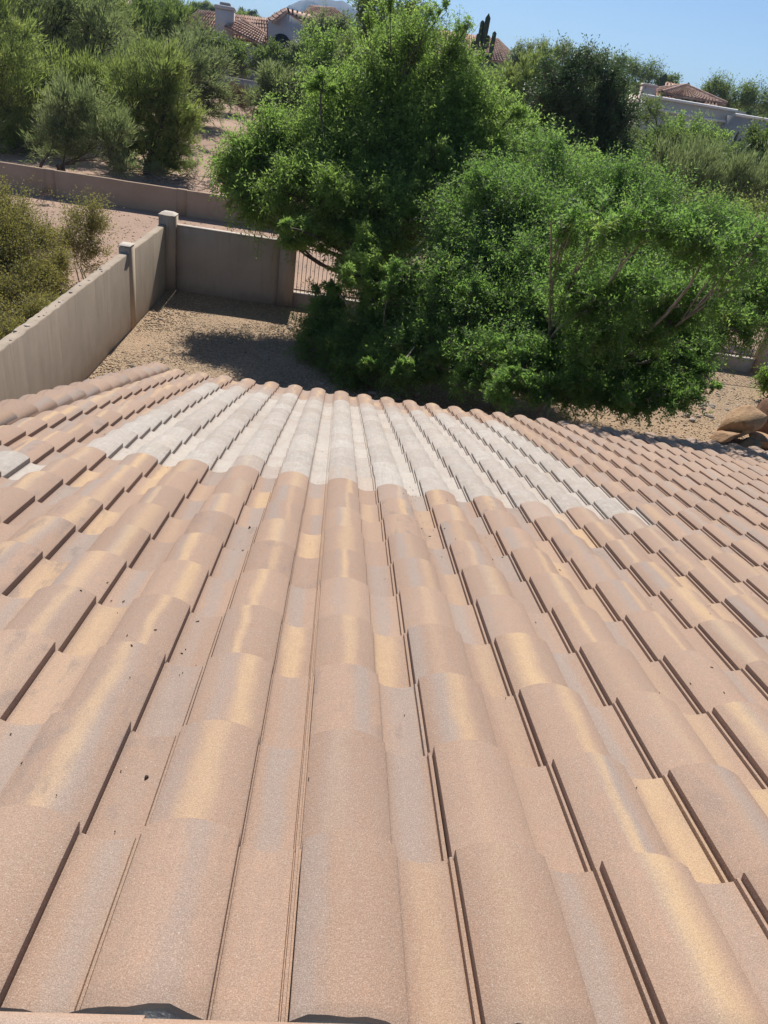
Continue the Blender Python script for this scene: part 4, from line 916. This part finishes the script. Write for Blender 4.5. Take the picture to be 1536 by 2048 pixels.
# ------------------------------------------------------------------ cacti
t = NT('saguaro_skin'); p = t.pos(); M_SAG = t.bsdf(t.mix(t.step(t.noise(3.0, 4, p, 0.6), 0.3, 0.7), (0.045, 0.055, 0.035), (0.085, 0.095, 0.055)), 0.8, t.noise(30.0, 3, p), 0.4, 0.03)
M_FUZZ = simple('pale_cactus_fuzz', (0.42, 0.36, 0.28), (0.50, 0.44, 0.34), 6, 0.95, 40)
def ribbed(path, rad, ribs=12, taper=0.85):
    path = np.array(path, float); n = len(path); k = 24
    # resample and round the tip
    V = []; a = np.arange(ribs * 2) / (ribs * 2) * 2 * np.pi; rm = np.where(np.arange(ribs * 2) % 2 == 0, 1.0, 0.78)
    tt = np.linspace(0, n - 1, k); P = np.stack([np.interp(tt, np.arange(n), path[:, c]) for c in range(3)], 1)
    P[1:-1] = (P[:-2] + 2 * P[1:-1] + P[2:]) / 4
    D = unit(np.gradient(P, axis=0)); Lc = np.concatenate([[0], np.cumsum(np.linalg.norm(np.diff(P, axis=0), axis=1))]); T_ = Lc[-1]
    for i in range(k):
        A = unit(np.cross(D[i], [0.2, 0.9, 0.1])); B = np.cross(D[i], A); e = T_ - Lc[i]
        rr2 = rad * (1 - (1 - taper) * (i / k)) * (math.sqrt(max(0.0, 1 - (1 - e / rad) ** 2)) if e < rad else 1.0) + 0.002
        V.append(P[i] + rr2 * rm[:, None] * (np.cos(a)[:, None] * A + np.sin(a)[:, None] * B))
    s_ = ribs * 2; V = np.concatenate(V); i = np.arange(k - 1)[:, None]; j = np.arange(s_)[None]
    return V, np.stack([i * s_ + j, i * s_ + (j + 1) % s_, (i + 1) * s_ + (j + 1) % s_, (i + 1) * s_ + j], -1).reshape(-1, 4)
def saguaro(label, top, Y, rad, arms, basez=None, mat=None):
    tp = at(*top, Y); z0 = float(terrain(tp[0], tp[1])) if basez is None else basez
    T = thing('saguaro_cactus', label, 'cactus', (tp[0], tp[1], z0))
    part('trunk', *ribbed([(tp[0], tp[1], z0 - 0.2), (tp[0], tp[1], (z0 + tp[2]) / 2), tuple(tp)], rad), mat or M_SAG, T, smooth=False)
    for (bx_, by_), (tx, ty), dy in arms:
        e = at(tx, ty, Y + dy); b = at(bx_, by_, Y); b[0] = tp[0]; b[1] = tp[1]
        kx = np.array([e[0], e[1], b[2] + 0.15]);
        part('arm', *ribbed([tuple(b), tuple((b + kx) / 2 + [0, 0, -0.05]), tuple(kx), tuple(kx + (e - kx) * 0.3), tuple(kx + (e - kx) * 0.65), tuple(e)], rad * 0.8), mat or M_SAG, T)
    return T
saguaro('tall dark saguaro with several raised arms against the sky, in front of a tiled roof', (978, 26), 100, 0.34,
        [((968, 85), (966, 40), 0.3), ((968, 100), (958, 66), -0.4), ((960, 118), (948, 80), 0.8), ((970, 95), (977, 70), 0.5), ((960, 115), (990, 62), -0.5)])
saguaro('single dark saguaro column left of the pyramid roof on the right', (1332, 146), 120, 0.42, [])
saguaro('short saguaro tip standing just behind the peak of the pyramid roof', (1378, 164), 112, 0.36, [])
def fuzzy(label, px, py, Y):
    tp = at(px, py, Y); z0 = float(terrain(tp[0], tp[1])); T = thing('saguaro_cactus', label, 'cactus', (tp[0], tp[1], z0))
    part('trunk', *ribbed([(tp[0], tp[1], z0), (tp[0], tp[1], tp[2] * 0.5), tuple(tp)], 0.20, 12, 0.95), M_SAG, T)
    part('woolly_tip', *ribbed([tuple(tp - [0, 0, 0.10]), tuple(tp - [0, 0, 0.04]), tuple(tp + [0, 0, 0.05])], 0.17, 10, 0.95), M_FUZZ, T)
fuzzy('slim saguaro with pale woolly tip showing above the bushes, the left one of two', 683, 102, 46)
fuzzy('slim saguaro with pale woolly tip, the lower right one of two', 707, 137, 44)
oc = at(1470, 320, 72); z0 = float(terrain(oc[0], oc[1])); T = thing('organ_pipe_cactus', 'cluster of dark slanting cactus stems before the grey wall at the right edge', 'cactus', (oc[0], oc[1], z0))
for k, (px, py) in enumerate([(1478, 262), (1470, 275), (1482, 275), (1484, 285), (1464, 290), (1455, 288), (1475, 292)]):
    e = at(px, py, 72 + (k % 3 - 1) * 0.3); b = np.array([oc[0] + (k - 3) * 0.15, oc[1], z0]); part('stem', *ribbed([tuple(b), tuple(b * 0.5 + e * 0.5 + [0.1 * (k - 3), 0, 0]), tuple(e)], 0.14, 8), M_SAG, T)

# ------------------------------------------------------------------ the houses beyond
def mat_farroof():
    t = NT('far_clay_tiles'); p = t.pos(); br = t.n('ShaderNodeTexVoronoi'); mp = t.scalev(p, (2.8, 1.6, 2.6)); t.l(mp, br.inputs['Vector']); br.inputs['Scale'].default_value = 1.0
    sc_ = t.n('ShaderNodeSeparateColor'); t.l(br.outputs['Color'], sc_.inputs[0])
    c = t.mix(sc_.outputs[0], (0.40, 0.235, 0.175), (0.60, 0.43, 0.34)); return t.bsdf(c, 0.9, br.outputs['Distance'], 0.6, 0.05, 0.15)
M_FROOF = mat_farroof()
M_LAV = simple('pale_house_stucco', (0.50, 0.47, 0.48), (0.55, 0.52, 0.52), 0.6, 0.95, 20, 0.2)
M_TANH = simple('tan_house_stucco', (0.42, 0.35, 0.28), (0.48, 0.41, 0.33), 0.6, 0.95, 20, 0.2)
M_PINKH = simple('pink_house_stucco', (0.58, 0.46, 0.42), (0.63, 0.51, 0.47), 0.6, 0.95, 20, 0.2)
M_GREYH = simple('grey_house_stucco', (0.36, 0.35, 0.34), (0.42, 0.41, 0.40), 0.6, 0.95, 20, 0.2)
M_DARKW = simple('opening_shade', (0.015, 0.015, 0.016), (0.03, 0.03, 0.03), 2, 0.3)
M_GLASS = simple('window_glass', (0.02, 0.025, 0.03), (0.04, 0.045, 0.05), 2, 0.08, spec=0.6)
M_WHITE = simple('white_trim', (0.70, 0.68, 0.66), (0.76, 0.74, 0.72), 2, 0.9)
def roofplane(name, quad, parent, mat=M_FROOF, th=0.18, label=None, rows=True):
    """pitched plane from (eaveA, eaveB, ridgeB, ridgeA): thickness, and ribs of half-round tiles running up it"""
    A, B, C_, D = [np.array(q, float) for q in quad]; n = unit(np.cross(B - A, D - A)); n = n if n[2] > 0 else -n
    V = np.array([A, B, C_, D, A - n * th, B - n * th, C_ - n * th, D - n * th])
    F4 = [(0, 1, 2, 3), (4, 7, 6, 5), (0, 4, 5, 1), (1, 5, 6, 2), (2, 6, 7, 3), (3, 7, 4, 0)]
    m = MB(); m.add(V, np.array(F4))
    L = np.linalg.norm(B - A); k = max(3, int(L / 0.42)); t_ = (np.arange(k) + 0.5) / k
    P0_ = A + (B - A) * t_[:, None]; P2_ = D + (C_ - D) * t_[:, None]
    nrow = max(2, int(np.linalg.norm(D - A) / 0.55))
    for rI in range(nrow):
        a_ = P0_ + (P2_ - P0_) * (rI / nrow) + n * 0.06; b_ = P0_ + (P2_ - P0_) * ((rI + 1) / nrow) + n * 0.01
        ok = np.linalg.norm(b_ - a_, axis=1) > 0.15
        if ok.any(): m.add(*tubes(a_[ok], ((a_ + b_) / 2)[ok], b_[ok], 0.13, 0.10, 1, 6))
    return m.part(name, mat, parent, label=label)
# left house
YH = 105.0
hl = thing('neighbour_house', 'pale house with pink tiled hip roof, white chimney and arched gable, upper left', 'house', (-14, 108, float(terrain(-14, 108))))
def hq(px, py, dy=0.0): return at(px, py, YH + dy)
roofplane('roof', [hq(350, 62, 1.5), hq(545, 88, -2.5), hq(536, 37, 3.5), hq(397, 20, 3.5)], hl)
roofplane('roof', [hq(448, 52, -2.6), hq(524, 90, -6.2), hq(532, 66, -2.0), hq(488, 38, 0.4)], hl, label='lower front slope of pink tiles')
roofplane('roof', [hq(536, 38, 3.0), hq(545, 44, -3), hq(574, 22, -2), hq(570, 17, 4)], hl, label='thin tiled verge over the white gable')
roofplane('roof', [hq(574, 24, -1.5), hq(625, 52, -1.5), hq(640, 34, 5), hq(570, 16, 5)], hl)
roofplane('roof', [hq(590, 40, 10), hq(706, 44, 12), hq(668, 16, 17), hq(622, 11, 17)], hl, label='further pink roof over the back wing')
m = MB(); P = [hq(536, 44, -2.4), hq(573, 26, -1.6), hq(622, 56, -1.2), hq(622, 130, -1.2), hq(536, 130, -2.4)]
V = np.array(P + [p_ + [0, 7.0, 0] for p_ in P]); part('wall', V, [np.array([(0, 4, 3, 2, 1), (5, 6, 7, 8, 9)]), np.array([(0, 5, 9, 4), (4, 9, 8, 3), (3, 8, 7, 2), (2, 7, 6, 1), (1, 6, 5, 0)])], M_LAV, hl)
c0 = hq(562, 90, -2.3); ar = [(c0[0] - 1.15, c0[1] - 0.04, c0[2] - 2.4)] + [(c0[0] + 1.15 * math.cos(math.pi - a_), c0[1] - 0.04, c0[2] + 1.15 * math.sin(a_)) for a_ in np.linspace(0, math.pi, 12)] + [(c0[0] + 1.15, c0[1] - 0.04, c0[2] - 2.4)]
V = np.array(ar + [(x, y + 0.1, z) for x, y, z in ar]); nA = len(ar)
part('archway_shade', V, [np.array([list(range(nA))[::-1]]), np.array([(k, (k + 1) % nA, nA + (k + 1) % nA, nA + k) for k in range(nA)])], M_DARKW, hl)  # near-black slab paints the shade inside the arch
e1, e2 = hq(400, 62, 0.2), hq(528, 92, -3.2)
m = MB(); m.box(e1[0] - 2, e2[0], 102.6, 110.5, float(terrain(-15, 105)) - 0.5, e2[2] - 0.35); m.part('wall', M_LAV, hl)
for k in range(3):
    xx = -19 + k * 2.7; m = MB(); m.box(xx, xx + 1.3, 102.55, 102.62, 4.6, 6.2); m.part('window', M_GLASS, hl)
c = hq(450, 40, -1.0); wz = hq(450, 12, -1.0)[2]
m = MB(); m.bbox(c[0] - 1.05, c[0] + 1.05, c[1] - 0.7, c[1] + 0.7, c[2] - 2.0, wz - 0.35, 0.15); ch = m.part('chimney', M_LAV, hl)
m = MB(); m.bbox(c[0] - 1.15, c[0] + 1.15, c[1] - 0.8, c[1] + 0.8, wz - 0.345, wz + 0.02, 0.12); m.part('chimney_cap', M_LAV, ch)
m = MB(); m.bbox(c[0] - 0.6, c[0] + 0.6, c[1] - 0.4, c[1] + 0.4, wz + 0.022, wz + 0.35, 0.1); m.part('flue', M_GREYH, ch)
# centre right house behind the tall saguaro
YC = 128.0
def cq(px, py, dy=0.0): return at(px, py, YC + dy)
hc = thing('neighbour_house', 'house with pink tile roof and dark chimney behind the tall saguaro', 'house', (16, 131, float(terrain(16, 131))))
roofplane('roof', [cq(850, 108, -3), cq(1012, 124, -3), cq(992, 77, 4), cq(872, 58, 4)], hc)
roofplane('roof', [cq(1012, 124, -3), cq(1022, 104, 6), cq(994, 77, 4.5), cq(991, 77, 4)], hc, label='narrow hip end of the pink roof')
a_, b_ = cq(855, 118, -2), cq(1010, 124, -2); m = MB(); m.box(a_[0], b_[0], 126.3, 136, 3.5, min(a_[2], b_[2]) - 0.1); m.part('wall', M_TANH, hc)
c = cq(924, 75, 0); zt = cq(924, 50, 0)[2]; m = MB(); m.bbox(c[0] - 0.5, c[0] + 0.5, c[1] - 0.5, c[1] + 0.5, c[2] - 1, zt - 0.3, 0.08); ch = m.part('chimney', M_GREYH, hc)
m = MB(); m.bbox(c[0] - 0.6, c[0] + 0.6, c[1] - 0.6, c[1] + 0.6, zt - 0.297, zt, 0.08); m.part('chimney_cap', M_GREYH, ch)
# right house
YR = 95.0
def rq(px, py, dy=0.0): return at(px, py, YR + dy)
hr = thing('neighbour_house', 'tan house on the right with flat parapets, pyramid tile roof and pink chimney', 'house', (38, 96, float(terrain(38, 96))))
gz = float(terrain(38, 92)) - 0.8
a_, b_ = rq(1285, 214), rq(1475, 240); 
m = MB(); V = np.array([(a_[0], 93.5, gz), (b_[0], 93.5, gz), (b_[0], 93.5, rq(1475, 221, -1.5)[2]), (a_[0], 93.5, rq(1285, 189, -1.5)[2]), (a_[0], 101, gz), (b_[0], 101, gz), (b_[0], 101, rq(1475, 221, -1.5)[2]), (a_[0], 101, rq(1285, 189, -1.5)[2])])
part('wall', V, np.array([(0, 1, 2, 3), (4, 7, 6, 5), (3, 2, 6, 7), (1, 5, 6, 2), (0, 3, 7, 4)]), simple('brightened_tan_stucco', (0.62, 0.54, 0.43), (0.68, 0.60, 0.49), 0.6, 0.95, 20, 0.2), hr, label='long pale tan parapet wall')  # stucco colour raised to look lit; this face turns away from the sun
# white ledges and parapet blocks
for (pa, pb, dz) in (((1285, 190), (1475, 222), 0.0), ((1290, 214), (1380, 231), 0.0), ((1400, 236), (1474, 246), 0.0)):
    p1, p2 = at(*pa, 93.3), at(*pb, 93.3); V, Fb = tubes(p1, (p1 + p2) / 2, p2, 0.16, 0.16, 2, 4); part('ledge', V, Fb, M_WHITE, hr)
p1 = at(1470, 228, 91.5); p2 = at(1545, 238, 91.5); m = MB(); m.box(p1[0], p2[0] + 6, 91.5, 99, gz, p1[2] - 0.2); m.part('wall', M_GREYH, hr, label='grey shaded wall at the picture edge')
V, Fb = tubes(p1 + [0, -0.1, -0.05], (p1 + p2) / 2 + [0, -0.1, 0.0], np.array([p2[0] + 6, p1[1] - 0.1, p1[2] - 0.1]), 0.15, 0.15, 2, 4); part('ledge', V, Fb, M_WHITE, hr)
# tower under the pyramid
apex = rq(1371, 172, 6); w_ = 4.0; ez = rq(1365, 194, 4)[2]
co = [(apex[0] - w_, apex[1] - w_, ez), (apex[0] + w_, apex[1] - w_, ez), (apex[0] + w_, apex[1] + w_, ez), (apex[0] - w_, apex[1] + w_, ez)]
for k in range(4):
    A_, B_ = np.array(co[k]), np.array(co[(k + 1) % 4]); roofplane('roof', [A_, B_, apex + (B_ - A_) * 0.01, apex - (B_ - A_) * 0.01], hr)
for k in range(4):
    A_ = np.array(co[k]); V, Fb = tubes(A_ + [0, 0, 0.12], (A_ + apex) / 2 + [0, 0, 0.14], apex + [0, 0, 0.12], 0.17, 0.17, 2, 6); part('hip_cap', V, Fb, M_FROOF, hr)
m = MB(); m.box(apex[0] - w_ + 0.5, apex[0] + w_ - 0.5, apex[1] - w_ + 0.5, apex[1] + w_ - 0.5, gz, ez - 0.1); m.part('wall', M_PINKH, hr)
for (pa, pb) in (((1363, 199), (1379, 203)), ((1386, 203), (1392, 205))):
    p1, p2 = at(*pa, apex[1] - w_ + 0.44), at(*pb, apex[1] - w_ + 0.44); m = MB(); m.box(p1[0], p2[0], p1[1], p1[1] + 0.08, min(p1[2], p2[2]) - 0.35, max(p1[2], p2[2]) + 0.1); m.part('window', M_GLASS, hr)
roofplane('roof', [rq(1296, 196, 0), rq(1356, 207, 0), rq(1338, 184, 4), rq(1306, 180, 4)], hr, label='low hip roof left of the pyramid')
roofplane('roof', [rq(1328, 180, 9), rq(1392, 190, 9), rq(1392, 176, 13), rq(1332, 164, 13)], hr, label='back tile roof above the pyramid')
roofplane('roof', [rq(1408, 212, 0), rq(1440, 217, 0), rq(1432, 204, 3), rq(1410, 200, 3)], hr, label='small tile roof right of the windows')
c = rq(1293, 190, 2); zt = rq(1293, 166, 2)[2]; m = MB(); m.bbox(c[0] - 0.75, c[0] + 0.75, c[1] - 0.6, c[1] + 0.6, gz, zt - 0.3, 0.1); ch = m.part('chimney', M_PINKH, hr)
m = MB(); m.bbox(c[0] - 0.82, c[0] + 0.82, c[1] - 0.67, c[1] + 0.67, zt - 0.297, zt - 0.05, 0.08); m.part('chimney_cap', M_PINKH, ch)
# walls behind the sandy gap
gw = thing('boundary_wall', 'brown retaining wall in shade at the end of the sandy gap', 'wall', (-14, 84, float(terrain(-14, 84))))
p1, p2 = at(448, 172, 82), at(530, 188, 82); zt = (p1[2] + p2[2]) / 2
m = MB(); m.box(p1[0], p2[0] + 4, 82, 82.3, 1.0, at(500, 180, 82)[2]); m.part('wall_panel', M_PINKW, gw)
gw2 = thing('garden_wall', 'grey garden wall with a dark iron fence on it, behind the brown retaining wall', 'wall', (-14, 88, float(terrain(-14, 88))))
za = at(500, 162, 87)[2]; x1_, x2_ = at(330, 150, 87)[0], at(620, 180, 87)[0]
m = MB(); m.box(x1_, x2_, 87, 87.3, 1.5, za); m.part('wall_panel', M_GREYH, gw2)
m = MB(); m.box(x1_, x2_, 86.97, 87.33, za + 0.002, za + 0.06); m.part('coping', M_WHITE, gw2)
for k, xk in enumerate(np.arange(x1_ + 0.1, x2_ - 0.1, 0.16)):
    if k == 0: m = MB(); m.box(-0.015, 0.015, -0.015, 0.015, 0.0, 1.1); Vb, Fb = m.arrays(); bme = mesh_data('bar', Vb, Fb, M_IRON)
    o = bpy.data.objects.new('bar', bme); COL.objects.link(o); o.parent = gw2; o.location = (xk + 14, -0.85, za + 0.06 - gw2.location[2])
for z_ in (0.15, 1.12):
    m = MB(); m.box(x1_, x2_, 87.13, 87.17, za + z_, za + z_ + 0.04); m.part('rail', M_IRON, gw2)
# pink house and pale garage at the far left
hp = thing('neighbour_house', 'pinkish house peeping over the trees at the top left', 'house', (-26, 88, float(terrain(-26, 88))))
p1 = at(155, -30, 84); m = MB(); m.box(p1[0], at(216, 0, 84)[0], 84, 92, 2, at(190, -40, 84)[2]); m.part('wall', M_PINKH, hp)
for px in (163, 180):
    p = at(px, 6, 83.95); m = MB(); m.box(p[0] - 0.4, p[0] + 0.45, 83.93, 84.02, p[2] - 1.2, p[2] + 0.5); m.part('window', M_GLASS, hp)
hw = thing('garage', 'pale low building glimpsed through the airy palo verde', 'building', (-30, 72, float(terrain(-30, 72))))
p1, p2 = at(70, 70, 70), at(160, 85, 70); m = MB(); m.box(p1[0], p2[0], 70, 76, 0.5, p1[2]); m.part('wall', M_LAV, hw)
m = MB(); m.box(p1[0] - 0.1, p2[0] + 0.1, 69.9, 76.1, p1[2] + 0.002, p1[2] + 0.2); m.part('parapet', M_WHITE, hw)
wv_ = thing('garden_wall', 'low white-topped garden wall below the pale building', 'wall', (-28, 66, float(terrain(-28, 66))))
p1, p2 = at(80, 112, 66), at(180, 122, 66); m = MB(); m.box(p1[0], p2[0], 66, 66.25, 0.5, p1[2] - 0.1); m.part('wall_panel', M_LAV, wv_)
m = MB(); m.box(p1[0] - .05, p2[0] + .05, 65.95, 66.3, p1[2] - 0.098, p1[2] + 0.05); m.part('coping', M_WHITE, wv_)

# ------------------------------------------------------------------ desert trees over the rising ground
protos = []
def proto(leaf, style, seed, **k):
    (wv, wf), (cv, cf, ti) = grow(seed=seed, base=(0, 0, 0), style=style, **k)
    return (mesh_data('trunk', wv, wf, M_BARK, smooth=True), mesh_data('crown', cv, cf, leaf, attrs={'tint': ('FLOAT', ti)}))
def lobs(seed, n, rx, h):
    r = np.random.default_rng(seed)
    return [((r.uniform(-rx, rx), r.uniform(-rx, rx), h * r.uniform(0.38, 0.85)), tuple(np.array([1.25, 1.25, 0.95]) * r.uniform(0.75, 1.05))) for _ in range(n)]
kinds = [('palo_verde_tree', 'yellow-green palo verde', L_YEL, 'broom', dict(leafL=0.42, leafW=0.075, up=0.45)),
         ('mesquite_tree', 'olive green mesquite', L_OLIVE, 'clump', dict(leafL=0.24, leafW=0.13, up=0.2)),
         ('ironwood_tree', 'grey-green ironwood', L_GREY, 'clump', dict(leafL=0.24, leafW=0.12, up=0.2)),
         ('juniper_tree', 'dark green evergreen', L_DARK, 'clump', dict(leafL=0.22, leafW=0.13, up=0.2)),
         ('palo_verde_tree', 'sage-green palo verde', L_GREY, 'broom', dict(leafL=0.42, leafW=0.07, up=0.45))]
for n_, (nm_, lb_, lf, stl, kk) in enumerate(kinds):
    for v_ in range(2):
        protos.append((n_, proto(lf, stl, 200 + n_ * 3 + v_, lobes=lobs(300 + n_ * 5 + v_, 9, 1.9, 4.6), nsec=12, ntw=10, nleaf=15, trunk_r=0.14, ntrunk=3, twl=0.66, twr=0.014, **kk)))
sky_x = [-200, 0, 540, 575, 640, 716, 760, 860, 900, 1000, 1020, 1100, 1200, 1300, 1360, 1536, 1700]
sky_y = [-60, -60, -25, 6, 12, 26, 20, 40, 66, 90, 88, 100, 122, 148, 166, 178, 190]
prot = [((352, 0, 548, 92), 100), ((548, 10, 700, 92), 112), ((450, 60, 600, 130), 94), ((860, 40, 1030, 128), 124), ((1280, 160, 1475, 246), 90), ((1460, 215, 1540, 330), 90), ((355, 150, 530, 420), 86), ((1360, 165, 1440, 215), 100), ((70, 70, 180, 130), 62), ((150, -20, 216, 12), 82)]
cnt = 0; rb_ = np.random.default_rng(77); placed = []
tries = 0
while cnt < 340 and tries < 40000:
    tries += 1
    y = 50 + 300 * rb_.random() ** 1.45; az = math.radians(rb_.uniform(-29, 30)); x = y * math.tan(az)
    z = float(terrain(x, y)); sc = rb_.uniform(0.55, 1.15)
    if y > 150: sc *= 1.25
    h = 5.6 * sc; rw = 3.0 * sc
    u0, v0, _ = proj((x, y, z)); ut, vt, _ = proj((x, y, z + h)); rpx = rw / y * F_PX
    if vt < np.interp(ut, sky_x, sky_y) - 2: continue
    bad = False
    for (xa, ya, xb, yb), dd in prot:
        if y < dd + 8 and y > dd - 200 and u0 + rpx > xa and u0 - rpx < xb and v0 > ya and vt < yb and y < dd + 12: bad = True; break
    if bad: continue
    if any((x - a) ** 2 + (y - b) ** 2 < (1.65 * (sc + s2)) ** 2 for a, b, s2 in placed): continue
    if abs(x + 15) < 14 and 98 < y < 124: continue
    if abs(x - 16) < 8 and 124 < y < 138: continue
    if 27 < x < 52 and 90 < y < 108: continue
    placed.append((x, y, sc)); n_, (tm, cm_) = protos[rb_.integers(len(protos))]
    nm_, lb_, *_r = kinds[n_]
    zone = 'on the near rise between the sand and the houses' if y < 95 else ('among the neighbouring houses' if y < 150 else 'far up the rising desert behind the houses')
    rz = rb_.uniform(0, 6.28)
    T = thing(nm_, lb_ + ' ' + zone, 'tree', (x, y, z - 0.1), lb_ + ' trees ' + zone, rz); T.scale = (sc * rb_.uniform(0.9, 1.15), sc, sc)
    for nm2, me2 in (('trunk', tm), ('crown', cm_)):
        o = bpy.data.objects.new(nm2, me2); COL.objects.link(o); o.parent = T
    cnt += 1
# low scrub that nobody could count, covering the hillside between the trees
rsb = np.random.default_rng(99); n = 2600
yy = 60 + 420 * rsb.random(n) ** 0.9; xx = yy * np.tan(np.radians(rsb.uniform(-30, 31, n)))
ok = ~((np.abs(xx + 15) < 16) & (yy < 124)) & ~((np.abs(xx - 16) < 10) & (yy < 140) & (yy > 122)) & ~((xx > 24) & (xx < 54) & (yy > 84) & (yy < 108))
xx, yy = xx[ok], yy[ok]; n = len(xx); zz = terrain(xx, yy); kq = 90
S = rsb.uniform(0.9, 2.2, n) * np.clip(yy / 150, 0.7, 1.5)
C = np.stack([xx, yy, zz], 1)[:, None] + unit(rsb.normal(0, 1, (n, kq, 3)) + [0, 0, 0.6]) * rsb.uniform(0.5, 1.0, (n, kq, 1)) * S[:, None, None] * [1, 1, 0.75]
C = C.reshape(-1, 3); K = len(C); d = unit(rsb.normal(0, 1, (K, 3)) + [0, 0, 0.8]); sd = unit(np.cross(d, rsb.normal(0, 1, (K, 3)))); Ls = np.repeat(S, kq)[:, None] * 0.30
V = np.stack([C, C + d * Ls + sd * Ls * 0.35, C + d * Ls - sd * Ls * 0.35], 1).reshape(-1, 3)
o = part('scrub', V, np.arange(3 * K).reshape(-1, 3), L_OLIVE, attrs={'tint': ('FLOAT', np.repeat(np.clip(np.repeat(rsb.normal(0.4, 0.25, n), kq) + rsb.normal(0, 0.15, K), 0, 0.9), 3))}, kind='stuff')
setp(o, 'low desert scrub covering the far rising ground', 'scrub')
